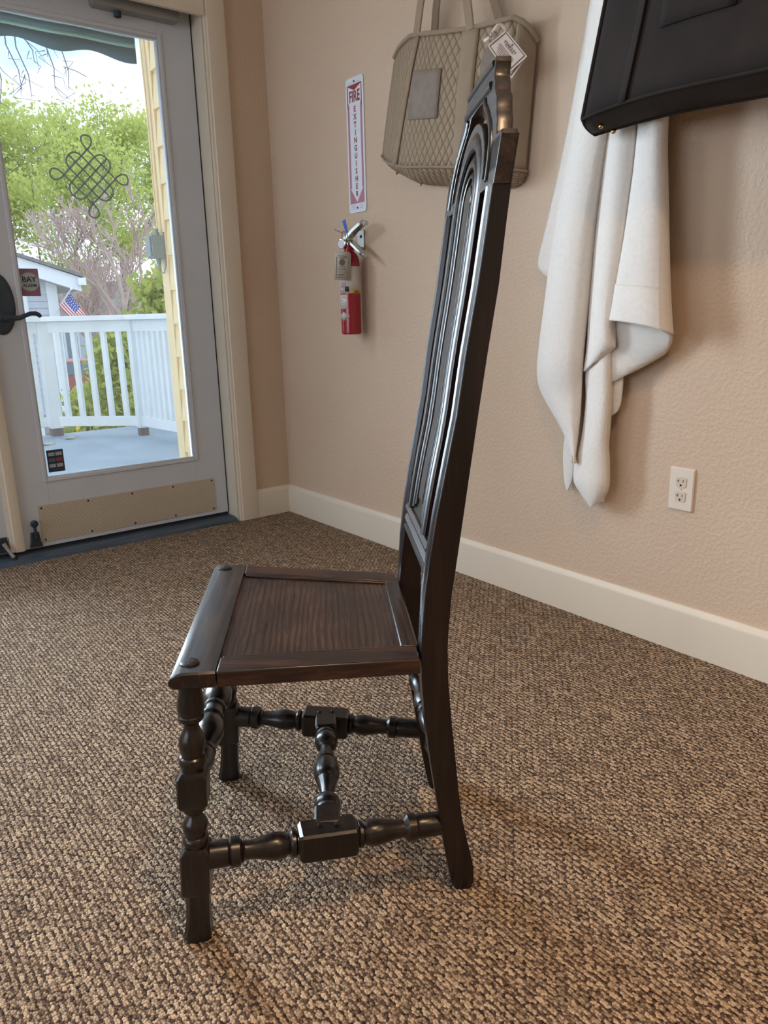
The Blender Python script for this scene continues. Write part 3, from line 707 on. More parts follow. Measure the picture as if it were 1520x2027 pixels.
arrow = [(0, .189), (.040, .2035), (.040, .150), (.0335, .138), (.0335, -.144), (.040, -.144), (0, -.194), (-.040, -.144), (-.0335, -.144), (-.0335, .138), (-.040, .150), (-.040, .2035)]
wallput(MB(), fill2d([panel, arrow], .0004), CY, CZ, .0040).build('printed_field', M['sign_red_lit'], sg)
wallput(MB(), fill2d([[(-iw2, top), (iw2, top), (iw2, .13), (.0405, .13), (.0405, .2038), (0, .187), (-.0405, .2038), (-.0405, .13), (-iw2, .13)]], .0003), CY, CZ, .0043).build('printed_field', M['sign_red'], sg)
wallput(MB(), text_geo('FIRE', .052, .0004, bold=.0012, sx=.70), CY, CZ+.1655, .0042).build('lettering', M['sign_red'], sg)
for i, c in enumerate('EXTINGUISHER'):
    wallput(MB(), text_geo(c, .0265, .0004, bold=.0008, sx=.9), CY, CZ+.124-i*.0263, .0042).build('lettering', M['sign_red'], sg)
for z in (.216, -.214):
    MB().lathe([(0, .004), (.002, .0036), (.003, .001)], (-.0036, CY, CZ+z), (-.1, CY, CZ+z), 10).build('screw', M['bronze'], sg)
for z, n, s_ in ((.211, 2, -1), (-.205, 3, 1)):
    for i in range(n):
        for x0, x1 in ((-.040, -.012), (.014, .036)):
            MB().box(-.0042, -.0040, CY-x1, CY-x0, CZ+z-i*.006, CZ+z-i*.006+.0018).build('small_print', M['sticker_disc'], sg, smooth=None)

ex = thing('fire_extinguisher', 'red fire extinguisher with chrome valve and hanging paper tag', 'fire extinguisher', (-.062, -.648, .841))
EC = Vector((-.062, -.648, 0)); ER = .0385
MB().lathe([(0, .034), (.004, ER), (.262, ER), (.275, .0372), (.288, .0325), (.298, .0245), (.304, .0185), (.312, .0175), (.328, .0172)], EC+Vector((0, 0, .841)), EC+Vector((0, 0, 2)), 32).build('cylinder', M['red_gloss'], ex)
def wrap(z0, z1, a0, a1, r, name, mat, parent=ex, shape=None, n=16):
    """a label on the cylinder; angle 0 faces the room, positive to the right in the view"""
    def P(a, z): return EC+Vector((-math.cos(a)*r, -math.sin(a)*r, z))
    mb = MB()
    if shape is None: mb.grid([[P(lerp(a0, a1, k/n), z) for k in range(n+1)] for z in (z0, z1)])
    else:
        al, zc_, ah, hh_ = shape
        mb.grid([[P(lerp(al, ah, k/n), zc_+s_*hh_*(1-abs(2*k/n-1))) for k in range(n+1)] for s_ in (-1, 1)])
    return mb.build(name, mat, parent, solid=.0004)
wrap(.992, 1.090, -.75, 2.6, ER+.0004, 'main_label', M['ext_label'])
wrap(.992, 1.004, 1.0, 2.5, ER+.0009, 'yellow_band', M['yellow_print'])
wrap(.936, .988, -.75, .62, ER+.0004, 'small_label', M['ext_label'])
wrap(0, 0, 0, 0, ER+.0004, 'diamond_label', M['ext_label'], shape=(-.6, .909, .85, .017))
def curved_text(body, size, a, z, mat, r=ER+.0012):
    g = text_geo(body, size, .0, bold=.0003); mb = MB()
    mb.add([EC+Vector((-math.cos(a+p.x/r)*r, -math.sin(a+p.x/r)*r, z+p.y)) for p in g[0]], g[1]); return mb.build('lettering', mat, ex)
curved_text('ABC', .012, 1.62, .9975, M['ink'])
for a, z in ((.05, 1.008), (.62, 1.008)):
    wrap(z-.009, z+.009, a-.20, a+.20, ER+.0009, 'pictogram', M['ink'] if a > .3 else M['sticker_disc'])
for i in range(4): wrap(.975-i*.009, .9765-i*.009, -.35, .40, ER+.0008, 'small_print', M['sticker_disc'])
for i in range(3): wrap(1.030-i*.006, 1.0315-i*.006, -.05, .55, ER+.0008, 'small_print', M['sign_red'])
wrap(.9075, .9105, -.2, .45, ER+.0008, 'small_print', M['sticker_disc'])
# valve, handles (they point to the right along the wall)
vz = 1.172
MB().lathe([(-.012, .0155), (.004, .0165), (.006, .0135), (.016, .0135), (.030, .011), (.034, .006)], EC+Vector((0, 0, vz)), EC+Vector((0, 0, 2)), 20).build('valve', M['chrome'], ex)
def bar(pts, wd, th, name, mat, parent=ex):
    """a channel-like lever: section wd across x, th thick"""
    rings = []
    for i, (y, z) in enumerate(pts):
        y0, z0 = pts[max(0, i-1)]; y1, z1 = pts[min(len(pts)-1, i+1)]
        l = math.hypot(y1-y0, z1-z0); ny, nz = -(z1-z0)/l, (y1-y0)/l
        if nz < 0: ny, nz = -ny, -nz
        w_ = wd[i] if isinstance(wd, (list, tuple)) else wd
        rings.append([EC+Vector((-w_, y+ny*-th, z+nz*-th)), EC+Vector((-w_, y+ny*th, z+nz*th)), EC+Vector((w_, y+ny*th, z+nz*th)), EC+Vector((w_, y-ny*th, z-nz*th))])
    return MB().loft(rings).build(name, mat, parent, bevel=.002)
bar([(.016, 1.190), (-.005, 1.196), (-.040, 1.216), (-.080, 1.232), (-.104, 1.238), (-.114, 1.232)], [.014, .014, .013, .013, .012, .009], .0075, 'lever', M['chrome'])
bar([(.010, 1.186), (-.012, 1.180), (-.045, 1.160), (-.075, 1.140), (-.094, 1.128), (-.100, 1.120)], [.014, .014, .013, .013, .012, .009], .0065, 'carry_handle', M['chrome'])
ga = EC+Vector((-.010, .012, 1.172)); gd = Vector((-.86, -.30, -.05)).normalized()
MB().lathe([(0, .008), (.012, .008), (.013, .0175), (.022, .0175), (.0225, .0160)], ga, ga+gd, 22).build('gauge', M['chrome'], ex)
MB().lathe([(0, .0155), (.0006, .0155)], ga+gd*.0226, ga+gd, 22).build('gauge_dial', M['sign_white'], ex)
tb = MB(); p = EC+Vector((-.012, -.006, 1.212))
tb.hexa([p+Vector(q) for q in ((-.001, .006, 0), (-.001, -.010, -.004), (.001, -.010, -.004), (.001, .006, 0), (-.001, .026, .042), (-.001, .008, .046), (.001, .008, .046), (.001, .026, .042))])
tb.build('seal_flag', M['blue_plastic'], ex)
MB().tube([EC+Vector((-.014+.016*math.cos(t)*.3, .012+.018*math.cos(t), 1.200+.018*math.sin(t))) for t in [2*PI*k/20 for k in range(21)]], .0012, 6).build('pin_ring', M['black'], ex)
MB().tube([EC+Vector((-.016, .010, 1.210)), EC+Vector((-.020, .045, 1.222)), EC+Vector((-.022, .060, 1.228))], .0012, 6).build('pull_wire', M['bronze'], ex)
MB().box(-.006, -.0002, -.668, -.626, 1.150, 1.222).box(-.056, -.004, -.656, -.640, 1.150, 1.162).build('wall_bracket', M['steel'], ex, bevel=.001)
MB().lathe([(0, .006), (.002, .0055), (.003, .002)], (-.006, -.650, 1.200), (-.1, -.650, 1.200), 10).build('bracket_screw', M['black'], ex)
tg = MB(); tn = Vector((-.80, .42, .0)).normalized(); tu = Vector((.80, -.58, -.06)).normalized()
TO = EC+Vector((-.62, -.78, 0)).normalized()*.046-Vector((.80, -.58, 0))*.024+Vector((0, 0, 1.092)); tv = (Vector((.06, -.05, .99))).normalized()
tg.add([TO+tu*x+tv*y for x, y in ((-.030, -.052), (.030, -.052), (.030, .042), (.022, .050), (-.022, .050), (-.030, .042))], [(0, 1, 2, 3, 4, 5)])
tago = tg.build('inspection_tag', M['tag_paper'], ex, solid=.0006)
nn = tu.cross(tv).normalized()
if nn.dot(CAM-TO) < 0: nn = -nn
tp = MB()
for x0, x1, y0, y1 in ((-.014, .014, .026, .029), (-.016, .016, -.014, -.012), (-.016, .016, -.024, -.022), (-.016, .008, -.034, -.031), (-.016, .006, -.042, -.040), (-.023, -.021, -.044, .030), (.021, .022, -.044, .030), (-.018, .016, .033, .035)):
    tp.add([TO+nn*.0011+tu*x+tv*y for x, y in ((x0, y0), (x1, y0), (x1, y1), (x0, y1))], [(0, 1, 2, 3)])
tp.build('tag_print', M['tag_ink'], tago)
tp2 = MB(); tp2.add([TO+nn*.0011+tu*(-.002+.011*math.cos(2*PI*k/18))+tv*(.012+.012*math.sin(2*PI*k/18)) for k in range(18)], [tuple(range(18))]); tp2.build('tag_seal', M['tag_ink'], tago)
su = tu if tu.dot(RT) > 0 else -tu
tp3 = MB().tube([TO+nn*.0014+su*(-.012+.0032*k)+tv*(-.004+(.0032 if k % 2 else -.0028)) for k in range(8)], .0006, 4)
tp3.build('tag_scribble', M['ink'], tago)
MB().tube([TO+tv*.044, EC+Vector((-.034, -.010, 1.158)), EC+Vector((-.016, -.004, 1.178))], .0010, 6).build('tag_string', M['sticker_pale'], ex)

# outlet
OY, OZ = -2.0031-.035, .3919+.0572
ou = thing('wall_outlet', 'white duplex power outlet plate low on the wall below the robe', 'outlet', (0, OY, OZ-.057))
MB().loft([[Vector((-d, OY+y*k, OZ+z*k2)) for y, z in rr(.070, .1143, .003, 3)] for d, k, k2 in ((0.0002, 1, 1), (.003, 1, 1), (.0062, .93, .955))]).build('cover_plate', M['plate'], ou, smooth=25)
for zc in (.0195, -.0195):
    face = [(x, z) for x, z in ((lambda r: [(max(-.0142, min(.0142, r*math.cos(2*PI*k/40)))*1.0, max(-.0135, min(.0135, r*math.sin(2*PI*k/40)))) for k in range(40)])(.0172))]
    rc = wallput(MB(), fill2d([face], .0026, .0004), OY, OZ+zc, .0068).build('receptacle', M['plate2'], ou)
    sl = MB(); D0, D1 = .0078, .0084
    sl.box(-D1, -D0, OY+.0055, OY+.0072, OZ+zc-.001, OZ+zc+.0075).box(-D1, -D0, OY+.0072, OY+.0122, OZ+zc+.0024, OZ+zc+.0040)
    sl.box(-D1, -D0, OY-.0070, OY-.0052, OZ+zc, OZ+zc+.0070)
    sl.add([Vector((-D1, OY+.0030*math.cos(2*PI*k/14), OZ+zc-.0078+.0030*math.sin(2*PI*k/14))) for k in range(14)], [tuple(range(14))])
    sl.build('slots', M['black'], rc, smooth=None)
MB().lathe([(0, .0028), (.001, .0026)], (-.0062, OY, OZ), (-.1, OY, OZ), 12).build('screw', M['plate2'], ou)

# ------------------------------------------------------------------ quilted tote on the wall
tote = thing('tote_bag', 'quilted taupe tote bag hanging on the wall behind the chair back', 'bag', (0, -1.2, 1.30))
plan = [(-.812, .022), (-.885, .062), (-.98, .098), (-1.06, .122), (-1.15, .136), (-1.25, .140), (-1.33, .138), (-1.395, .130), (-1.445, .116), (-1.470, .088), (-1.477, .050), (-1.480, .014)]
def tote_pt(u, v, off=0.0):
    """u along the plan curve (0 far end .. 1 near end at the wall), v from the bottom edge to the top"""
    k = u*(len(plan)-1); i = min(int(k), len(plan)-2); t = k-i
    y = lerp(plan[i][0], plan[i+1][0], t); d = lerp(plan[i][1], plan[i+1][1], t)
    ty, td = plan[i+1][0]-plan[i][0], plan[i+1][1]-plan[i][1]; l = math.hypot(ty, td)
    ny, nd = td/l*-1, ty/l*-1          # outward in (y, d)
    puff = 1.0-.36*max(0, v)**1.4
    if v < .10: puff *= 1-.25*((.10-v)/.10)**2*0
    yy = -1.18+(y+1.18)*((1.0-.21*v) if y > -1.18 else (1.0+.10*v))
    dd = .014+(d-.014)*puff
    lift = .045*max(0, 1-u*3.2)**2*(1-v)           # far bottom corner is drawn up
    z = 1.352+(.385-.05*max(0, (u-.75)*4))*v-.155*(-(yy+1.18))+lift
    z += (.008*math.sin(u*9)-.006-.030*max(0, 1-u*5))*v*v
    return Vector((-(dd+nd*off), yy+ny*off*-1, z))
UVW = [0]
for i in range(len(plan)-1): UVW.append(UVW[-1]+math.hypot(plan[i+1][0]-plan[i][0], plan[i+1][1]-plan[i][1]))
def ulen(u):
    k = u*(len(plan)-1); i = min(int(k), len(plan)-2); return lerp(UVW[i], UVW[i+1], k-i)
NU, NV = 44, 16
U1 = .78
def patch(u0, u1, v0, v1, nu, nv, off): 
    us = [lerp(u0, u1, a/nu) for a in range(nu+1)]; vs = [lerp(v0, v1, b/nv) for b in range(nv+1)]
    mb = MB(); mb.grid([[tote_pt(u, v, off) for u in us] for v in vs], uv=[[(ulen(u), v*.345) for u in us] for v in vs]); return mb
patch(0, U1, 0, 1, NU, NV, 0).build('front_panel', M['quilt'], tote, solid=.004, soff=-1)
patch(U1, 1, 0, 1, 12, NV, 0).build('side_gusset', M['taupe'], tote, solid=.004)
# bottom: from the front bottom edge back to the wall
rows = []
for b in range(7):
    t = b/6
    row = []
    for a in range(37):
        u = a/36; p_ = tote_pt(u, 0); q_ = Vector((-.012, p_.y, p_.z-.046*min(1, u/.22, max(.1, (1-u)/.3))))
        r_ = p_.lerp(q_, t); r_.z -= .012*math.sin(PI*t)
        row.append(r_)
    rows.append(row)
mb = MB(); mb.grid(rows, uv=[[(ulen(a/36), b/6*.14) for a in range(37)] for b in range(7)]); mb.build('bottom_panel', M['quilt'], tote, solid=.003)
# top edge binding and straps
MB().tube([tote_pt(a/40, 1.0, .002) for a in range(41)], .007, 8).build('top_binding', M['taupe'], tote)
MB().tube([tote_pt(a/40, 0.0, .002) for a in range(41)], .004, 8).build('bottom_piping', M['taupe'], tote)
def strap(u0, u1, wd, name):
    rows = []
    for k in range(15):
        v = k/14; u = lerp(u0, u1, v); du = wd/1.0
        rows.append([tote_pt(u-du*.5, v, .0035), tote_pt(u-du*.3, v, .0075), tote_pt(u+du*.3, v, .0075), tote_pt(u+du*.5, v, .0035)])
    m_ = MB(); m_.grid(rows); return m_.build(name, M['taupe'], tote, solid=.002, smooth=60)
strap(.185, .275, .036, 'strap')
strap(.555, .535, .075, 'strap')
# pocket patch between the straps
pk = patch(.275, .43, .36, .73, 10, 8, .0045); pk.build('pocket', M['taupe_velvet'], tote, solid=.002)
rnd = MB(); rnd.add([tote_pt(.655+.05*math.cos(2*PI*k/24), .72+.14*math.sin(2*PI*k/24), .005) for k in range(24)], [tuple(range(24))]); rnd.build('round_patch', M['taupe_velvet'], tote)
# handles rising to the hook above the frame
HK = Vector((-.06, -1.235, 2.10))
def handle(a, b, apex, r, name):
    pts = [a]+[a.lerp(apex, t)+Vector((-.010*math.sin(PI*t), .012*math.sin(PI*t), 0)) for t in (.2, .4, .6, .8)]+[apex]+[b.lerp(apex, t)+Vector((-.010*math.sin(PI*t), -.012*math.sin(PI*t), 0)) for t in (.8, .6, .4, .2)]+[b]
    mb_ = MB(); mb_.loft([[p_+Vector((-.003, r, 0)), p_+Vector((-.003, -r, 0)), p_+Vector((.003, -r, 0)), p_+Vector((.003, r, 0))] for p_ in pts])
    return mb_.build(name, M['taupe'], tote, bevel=.002)
handle(tote_pt(.275, .98, .006), tote_pt(.535, .98, .006), HK+Vector((-.02, 0, 0)), .0155, 'handle')
bk = lambda y: Vector((-.030, y, 1.352+.375-.155*(-(y+1.18))))
handle(bk(-1.10), bk(-1.39), HK+Vector((.01, 0, 0)), .0155, 'handle')
def bottom_pt(u, t):
    p_ = tote_pt(u, 0); q_ = Vector((-.012, p_.y, p_.z-.046*min(1, u/.22, max(.1, (1-u)/.3)))); r_ = p_.lerp(q_, t); r_.z -= .012*math.sin(PI*t); return r_
for u, t in ((.13, .45), (.24, .80)):
    MB().ball(bottom_pt(u, t)+Vector((0, 0, -.004)), .0052, 10).build('brass_foot', M['brass'], tote)
hk = MB().box(-.012, -.0002, -1.26, -1.21, 2.05, 2.13).tube([(-.008, -1.235, 2.075), (-.05, -1.235, 2.078), (-.085, -1.235, 2.095), (-.095, -1.235, 2.125)], .006, 8).build('wall_hook', M['bronze'])
tag(hk, 'dark metal wall hook holding the quilted tote bag', 'hook')

# swing tag hanging from the tote
TGO = at(1004, 103, 0, -.150)
tn = (CAM-TGO).normalized(); tn = (tn*.55+Vector((-1, 0, 0))*.45).normalized()
def onplane(px, py, off=0.0):
    d = FW*F_PX+RT*(px-IW/2)+UP*(IH/2-py); return CAM+d*(((TGO+tn*off)-CAM).dot(tn)/d.dot(tn))
swt = thing('swing_tag', 'blush paper swing tag printed KEARSLEY on a ribbon, on the tote bag', 'tag', tuple(TGO))
c4 = [onplane(*q) for q in ((964.5, 89.5), (1001, 59), (1043.5, 111.5), (1005, 147.5))]
def card(cs, name, mat, th=.0012):
    b = MB(); b.hexa([c_-tn*th for c_ in cs]+[c_ for c_ in cs]); return b.build(name, mat, swt, smooth=None)
back4 = [onplane(q[0], q[1], -.006) for q in ((968, 96), (1003, 64), (1040, 116), (1012.5, 155.5))]
card(back4, 'back_card', M['card']); card(c4, 'front_card', M['card'])
def frame_on(cs, name, off, k0=.055, k1=.085):
    cen = sum(cs, Vector())/4
    o_ = [c_.lerp(cen, k0)+tn*off for c_ in cs]; i_ = [c_.lerp(cen, k1)+tn*off for c_ in cs]
    b = MB(); b.add(o_+i_, [(k, (k+1) % 4, 4+(k+1) % 4, 4+k) for k in range(4)]); return b.build(name, M['ink'], swt, smooth=None)
frame_on(c4, 'printed_border', .0004, .11, .16); frame_on(back4, 'printed_border', .0004, .11, .16)
cu_ = (c4[2]-c4[1]).normalized(); cen = sum(c4, Vector())/4; cv_ = tn.cross(cu_).normalized()
if cv_.dot(c4[1]-c4[0]) < 0: cv_ = -cv_
cw, chh = (c4[2]-c4[1]).length, (c4[1]-c4[0]).length
put(MB(), text_geo('KEARSLEY', cw*.115, 0, bold=.0001), cen+tn*.0006+cv_*chh*.20, cu_, cv_, tn).build('lettering', M['ink'], swt)
em = MB(); r0 = chh*.05
for q in ((0, 1), (1, 0), (0, -1), (-1, 0)):
    o_ = cen+tn*.0006+cv_*(chh*.34+q[1]*r0*.6)+cu_*(q[0]*r0*.6); em.add([o_+cu_*r0*.5, o_+cv_*r0*.5, o_-cu_*r0*.5, o_-cv_*r0*.5], [(0, 1, 2, 3)])
em.build('emblem', M['ink'], swt, smooth=None)
random.seed(5)
pr_ = MB()
for i, (l, y) in enumerate(((.36, .10), (.62, -.02), (.66, -.085), (.56, -.15), (.62, -.215), (.50, -.28), (.44, -.345))):
    x = -l/2
    while x < l/2:
        w_ = random.uniform(.02, .06); x1 = min(x+w_, l/2); o_ = cen+tn*.0006+cv_*chh*y
        pr_.add([o_+cu_*cw*x, o_+cu_*cw*x1, o_+cu_*cw*x1+cv_*chh*.024, o_+cu_*cw*x+cv_*chh*.024], [(0, 1, 2, 3)]); x = x1+.012
pr_.build('small_print', M['ink'], swt, smooth=None)
def ribbon(pp, wd, name, ofs):
    rows = []
    for i, (x, y) in enumerate(pp):
        x0, y0 = pp[max(0, i-1)]; x1, y1 = pp[min(len(pp)-1, i+1)]; l = math.hypot(x1-x0, y1-y0); nx, ny = -(y1-y0)/l, (x1-x0)/l
        rows.append([onplane(x+nx*wd, y+ny*wd, ofs[i]), onplane(x-nx*wd, y-ny*wd, ofs[i])])
    b = MB(); b.grid(rows); return b.build(name, M['card'], swt, solid=.0008)
rb = ribbon([(1003, 62), (998, 54), (991, 48.5), (985, 50), (979, 58), (974, 67), (967, 76), (958, 82)], 3.6, 'ribbon', [.002, .004, .006, .008, .012, .016, .020, .022])
g_ = text_geo('KEARSLEY', .011, 0)
b = MB()
rd = (onplane(971, 70, .022)-onplane(957, 82, .022)).normalized(); rv = tn.cross(rd); rv = rv if rv.z > 0 else -rv
b.add([onplane(957, 82, .0235)+rd*(p_.x+.028)+rv*p_.y for p_ in text_geo('KEA', .012, 0)[0]], text_geo('KEA', .012, 0)[1]); b.build('lettering', M['ink'], swt)

# ------------------------------------------------------------------ white robe
robe = thing('bath_robe', 'white terry bath robe hanging on the wall under the black bag', 'robe', tuple(at(1180, 990, 0, -.05)))
def sheet(rows, name, thick=.008, sub=2, mat='robe'):
    """rows of (py, [(px, distance from the wall), ...]) or explicit triples"""
    g = []
    for r in rows:
        if isinstance(r[0], (int, float)): g.append([at(px, r[0], 0, -d) for px, d in r[1]])
        else: g.append([at(px, py, 0, -d) for px, py, d in r])
    mb = MB(); mb.grid(g); return mb.build(name, M[mat], robe, sub=sub, solid=thick, soff=-1)
# back layer on the left
sheet([(-160, [(1205, .03), (1225, .04), (1250, .045)]), (0, [(1166, .03), (1190, .045), (1230, .05)]), (150, [(1143, .03), (1170, .045), (1215, .05)]), (290, [(1117, .025), (1150, .045), (1200, .05)]), (420, [(1088, .025), (1120, .04), (1170, .045)]),
       (500, [(1068, .025), (1098, .04), (1150, .04)]), [(1060, 529, .025), (1084, 552, .035), (1140, 570, .035)]], 'back_layer')
# main front panel with a long vertical roll at its left edge
A = [(-160, (1208, 1240, 1270, 1300)), (0, (1170, 1200, 1232, 1262)), (130, (1150, 1178, 1210, 1240)), (250, (1134, 1160, 1190, 1214)), (300, (1124, 1150, 1180, 1204)), (380, (1108, 1136, 1165, 1192)), (460, (1094, 1124, 1152, 1179)), (546, (1081, 1112, 1142, 1171)), (603, (1074, 1106, 1137, 1166)), (646, (1068, 1101, 1132, 1161)), (690, (1063, 1098, 1128, 1157)), (732, (1058, 1095, 1125, 1153.5))]
rowsA = []
for py, xs_ in A:
    a0, a1, a2, a3 = xs_
    rowsA.append([(a0+5, py, .022), (a0, py, .050), (lerp(a0, a1, .45), py, .082), (a1, py, .100), (a2, py, .096), (lerp(a2, a3, .6), py, .080), (a3, py, .052)])
for (py0, x0), (py1, x1), (py2, x2), (py3, x3) in (((768, 1063), (776, 1095), (772, 1125), (765, 1152)), ((800, 1081), (812, 1104), (808, 1128), (800, 1151)), ((846, 1109), (852, 1122), (850, 1134), (846, 1147)), ((890, 1128), (894, 1133), (896, 1138), (893, 1142)), ((914, 1134.5), (917, 1135.5), (918, 1136.5), (916, 1138))):
    rowsA.append([(x0+3, py0, .028), (x0, py0, .045), (lerp(x0, x1, .5), lerp(py0, py1, .5), .066), (x1, py1, .078), (x2, py2, .078), (lerp(x2, x3, .6), lerp(py2, py3, .6), .066), (x3, py3, .048)])
sheet(rowsA, 'front_panel')
# middle fold, ending in a turned-over flap
B = [(-160, (1268, 1290, 1318)), (0, (1240, 1262, 1290)), (250, (1198, 1224, 1262)), (303, (1192, 1220, 1260)), (380, (1186, 1212, 1250)), (460, (1178, 1204, 1240)), (546, (1172, 1196, 1228)), (590, (1168, 1192, 1220)), (640, (1165, 1188, 1214))]
rowsB = [[(a0-3, py, .044), (a0+3, py, .070), (a1-6, py, .092), (a1+8, py, .094), (a2-4, py, .080), (a2+4, py, .050)] for py, (a0, a1, a2) in B]
rowsB += [[(1161, 680, .044), (1167, 676, .072), (1180, 672, .094), (1194, 672, .100), (1209, 680, .092), (1220, 688, .075)],
          [(1157, 715, .046), (1163, 708, .070), (1174, 704, .090), (1188, 698, .095), (1204, 693, .085), (1216, 690, .070)],
          [(1153, 738, .048), (1157, 733, .062), (1166, 726, .074), (1178, 717, .080), (1196, 706, .074), (1209, 698, .062)]]
sheet(rowsB, 'middle_fold')
# lower column down to the hem
C_ = [(690, (1172, 1190, 1216)), (740, (1158, 1184, 1214)), (775, (1163, 1188, 1214)), (815, (1160, 1184, 1211)), (860, (1154, 1178, 1208)), (884, (1147, 1174, 1205)), (906, (1140, 1170, 1208)), (930, (1138, 1168, 1208))]
rowsC = [[(a0-3, py, .036), (a0+2, py, .056), (a1-7, py, .074), (a1+8, py, .078), (a2-5, py, .066), (a2, py, .036)] for py, (a0, a1, a2) in C_]
rowsC += [[(1134, 946, .038), (1138, 948, .058), (1158, 950, .076), (1178, 950, .080), (1203, 950, .066), (1208, 950, .036)],
          [(1135, 957, .038), (1140, 958, .058), (1160, 968, .076), (1180, 970, .078), (1202, 968, .062), (1207, 964, .036)],
          [(1150, 980, .040), (1153, 982, .058), (1164, 990, .070), (1178, 988, .072), (1195, 981, .058), (1202, 977, .038)],
          [(1166, 1002, .042), (1167, 1003, .054), (1170, 1002, .062), (1177, 999, .064), (1188, 993, .054), (1195, 988, .042)],
          [(1167, 1004, .044), (1168, 1004.5, .052), (1171, 1003, .058), (1178, 1000, .060), (1189, 994, .052), (1196, 989, .044)]]
sheet(rowsC, 'lower_fold')
# narrow pointed tip behind, at the left
sheet([[(1118, 850, .020), (1128, 852, .026), (1140, 855, .024)], [(1113, 900, .020), (1124, 900, .030), (1138, 900, .026)], [(1115, 940, .020), (1125, 940, .030), (1136, 930, .026)], [(1118, 962, .022), (1125, 962, .028), (1133, 950, .026)], [(1121, 971, .022), (1122.5, 972, .024), (1126, 968, .024)]], 'back_tip')
# sleeve: flattened tube ending in a turned-back cuff
E_ = [(-160, (1318, 1372)), (0, (1290, 1345)), (250, (1262, 1322)), (330, (1255, 1324)), (400, (1245, 1326)), (477, (1234, 1327)), (540, (1222, 1328.5)), (575, (1216, 1330)), (600, (1213, 1329))]
rowsE = [[(a0+6, py, .040), (a0-2, py, .066), (a0+1, py, .092), (lerp(a0, a1, .22), py, .104), (lerp(a0, a1, .5), py, .110), (lerp(a0, a1, .78), py, .100), (a1-3, py, .078), (a1, py, .050), (a1-8, py, .022)] for py, (a0, a1) in E_]
sheet(rowsE, 'sleeve')
rowsF = []
for k, (l, r) in enumerate((((1217, 562), (1330, 574)), ((1213, 594), (1332, 616)), ((1208, 622), (1334, 648)), ((1205.5, 634), (1336, 662)))):
    def P(t, d, dy=0): return (lerp(l[0], r[0], t), lerp(l[1], r[1], t)+dy+(5*math.sin(PI*t) if k > 1 else 3*math.sin(PI*t))*-1, d)
    e_ = -.008 if k == 0 else 0.0
    rowsF.append([P(.03, .050+e_), P(-.012, .074+e_), P(.0, .100+e_), P(.22, .113+e_), P(.5, .119+e_), P(.78, .109+e_), P(.96, .085+e_), P(1.0, .055+e_), P(.95, .025)])
sheet(rowsF, 'cuff', thick=.013)
# inside of the sleeve and the cloth behind it
sheet([[(1204, 600, .045), (1250, 604, .046), (1300, 612, .046), (1328, 630, .040)], [(1208, 660, .050), (1250, 660, .048), (1300, 664, .046), (1333, 672, .036)], [(1212, 700, .052), (1248, 700, .050), (1296, 692, .044), (1329, 684, .032)], [(1212, 742, .050), (1240, 732, .046), (1290, 712, .038), (1316, 695, .028)], [(1208, 760, .044), (1232, 742, .040), (1270, 722, .034), (1300, 704, .026)]], 'inner_sleeve')
sheet([[(1205, 730, .030), (1222, 732, .036), (1236, 735, .028)], [(1206, 770, .030), (1220, 770, .036), (1233, 770, .028)], [(1206, 800, .030), (1218, 800, .034), (1230, 802, .026)], [(1206, 828, .028), (1212, 822, .030), (1222, 814, .026)]], 'back_strip')

# ------------------------------------------------------------------ black bag in front of the robe
bb = thing('black_bag', 'large black suede bag hanging in front of the white robe', 'bag', (-.19, -2.15, 1.335))
BZ = 1.346
def bag_pt(u, v, off=0.0):
    """front panel: u 0 at the far end .. 1 near end, v 0 bottom .. 1 top"""
    yl = lerp(-1.846, -1.945, v); yr = lerp(-2.60, -2.48, v)
    y = lerp(yl, yr, u); bulge = math.sin(PI*min(1, max(0, u)))**.6
    d = .215+.032*bulge*(1-.35*v)+.015*(1-v)
    return Vector((-(d+off), y, BZ+.50*v+.006*math.sin(u*7)*(1-v)))
def bag_bk(u, v):
    p_ = bag_pt(u, v); yl = lerp(-1.806, -1.93, v); yr = lerp(-2.62, -2.50, v)
    return Vector((-.128, lerp(yl, yr, u), p_.z-.014*(1-v)))
us = [a/30 for a in range(31)]; vs = [b/12 for b in range(13)]
mb = MB(); mb.grid([[bag_pt(u, v) for u in us] for v in vs]); mb.build('front_panel', M['suede_black'], bb, solid=.004)
mb = MB(); mb.grid([[bag_bk(u, v) for u in us] for v in vs]); mb.build('back_panel', M['suede_black'], bb, solid=.004)
for u, nm in ((0, 'side_gusset'), (1, 'side_gusset')):
    mb = MB(); mb.grid([[bag_pt(u, v).lerp(bag_bk(u, v), t)+Vector((0, (.006 if u == 0 else -.006)*math.sin(PI*t)*(1-v*.5), 0)) for t in [k/8 for k in range(9)]] for v in vs]); mb.build(nm, M['suede_black'], bb, solid=.004)
mb = MB(); mb.grid([[bag_pt(u, 0).lerp(bag_bk(u, 0), t)+Vector((0, 0, -.008*math.sin(PI*t))) for u in us] for t in [k/8 for k in range(9)]]); mb.build('bottom_panel', M['suede_black'], bb, solid=.004)
MB().tube([bag_pt(0, v, .001) for v in vs], .0045, 8).build('piping', M['suede_black'], bb)
MB().tube([bag_pt(u, 0, .001) for u in us], .0035, 8).build('piping', M['suede_black'], bb)
MB().tube([bag_bk(u, 0)+Vector((0, 0, -.001)) for u in us], .004, 8).build('piping', M['suede_black'], bb)
MB().tube([bag_pt(0, 0).lerp(bag_bk(0, 0), t)+Vector((0, .006*math.sin(PI*t), -.001)) for t in [k/8 for k in range(9)]], .004, 8).build('piping', M['suede_black'], bb)
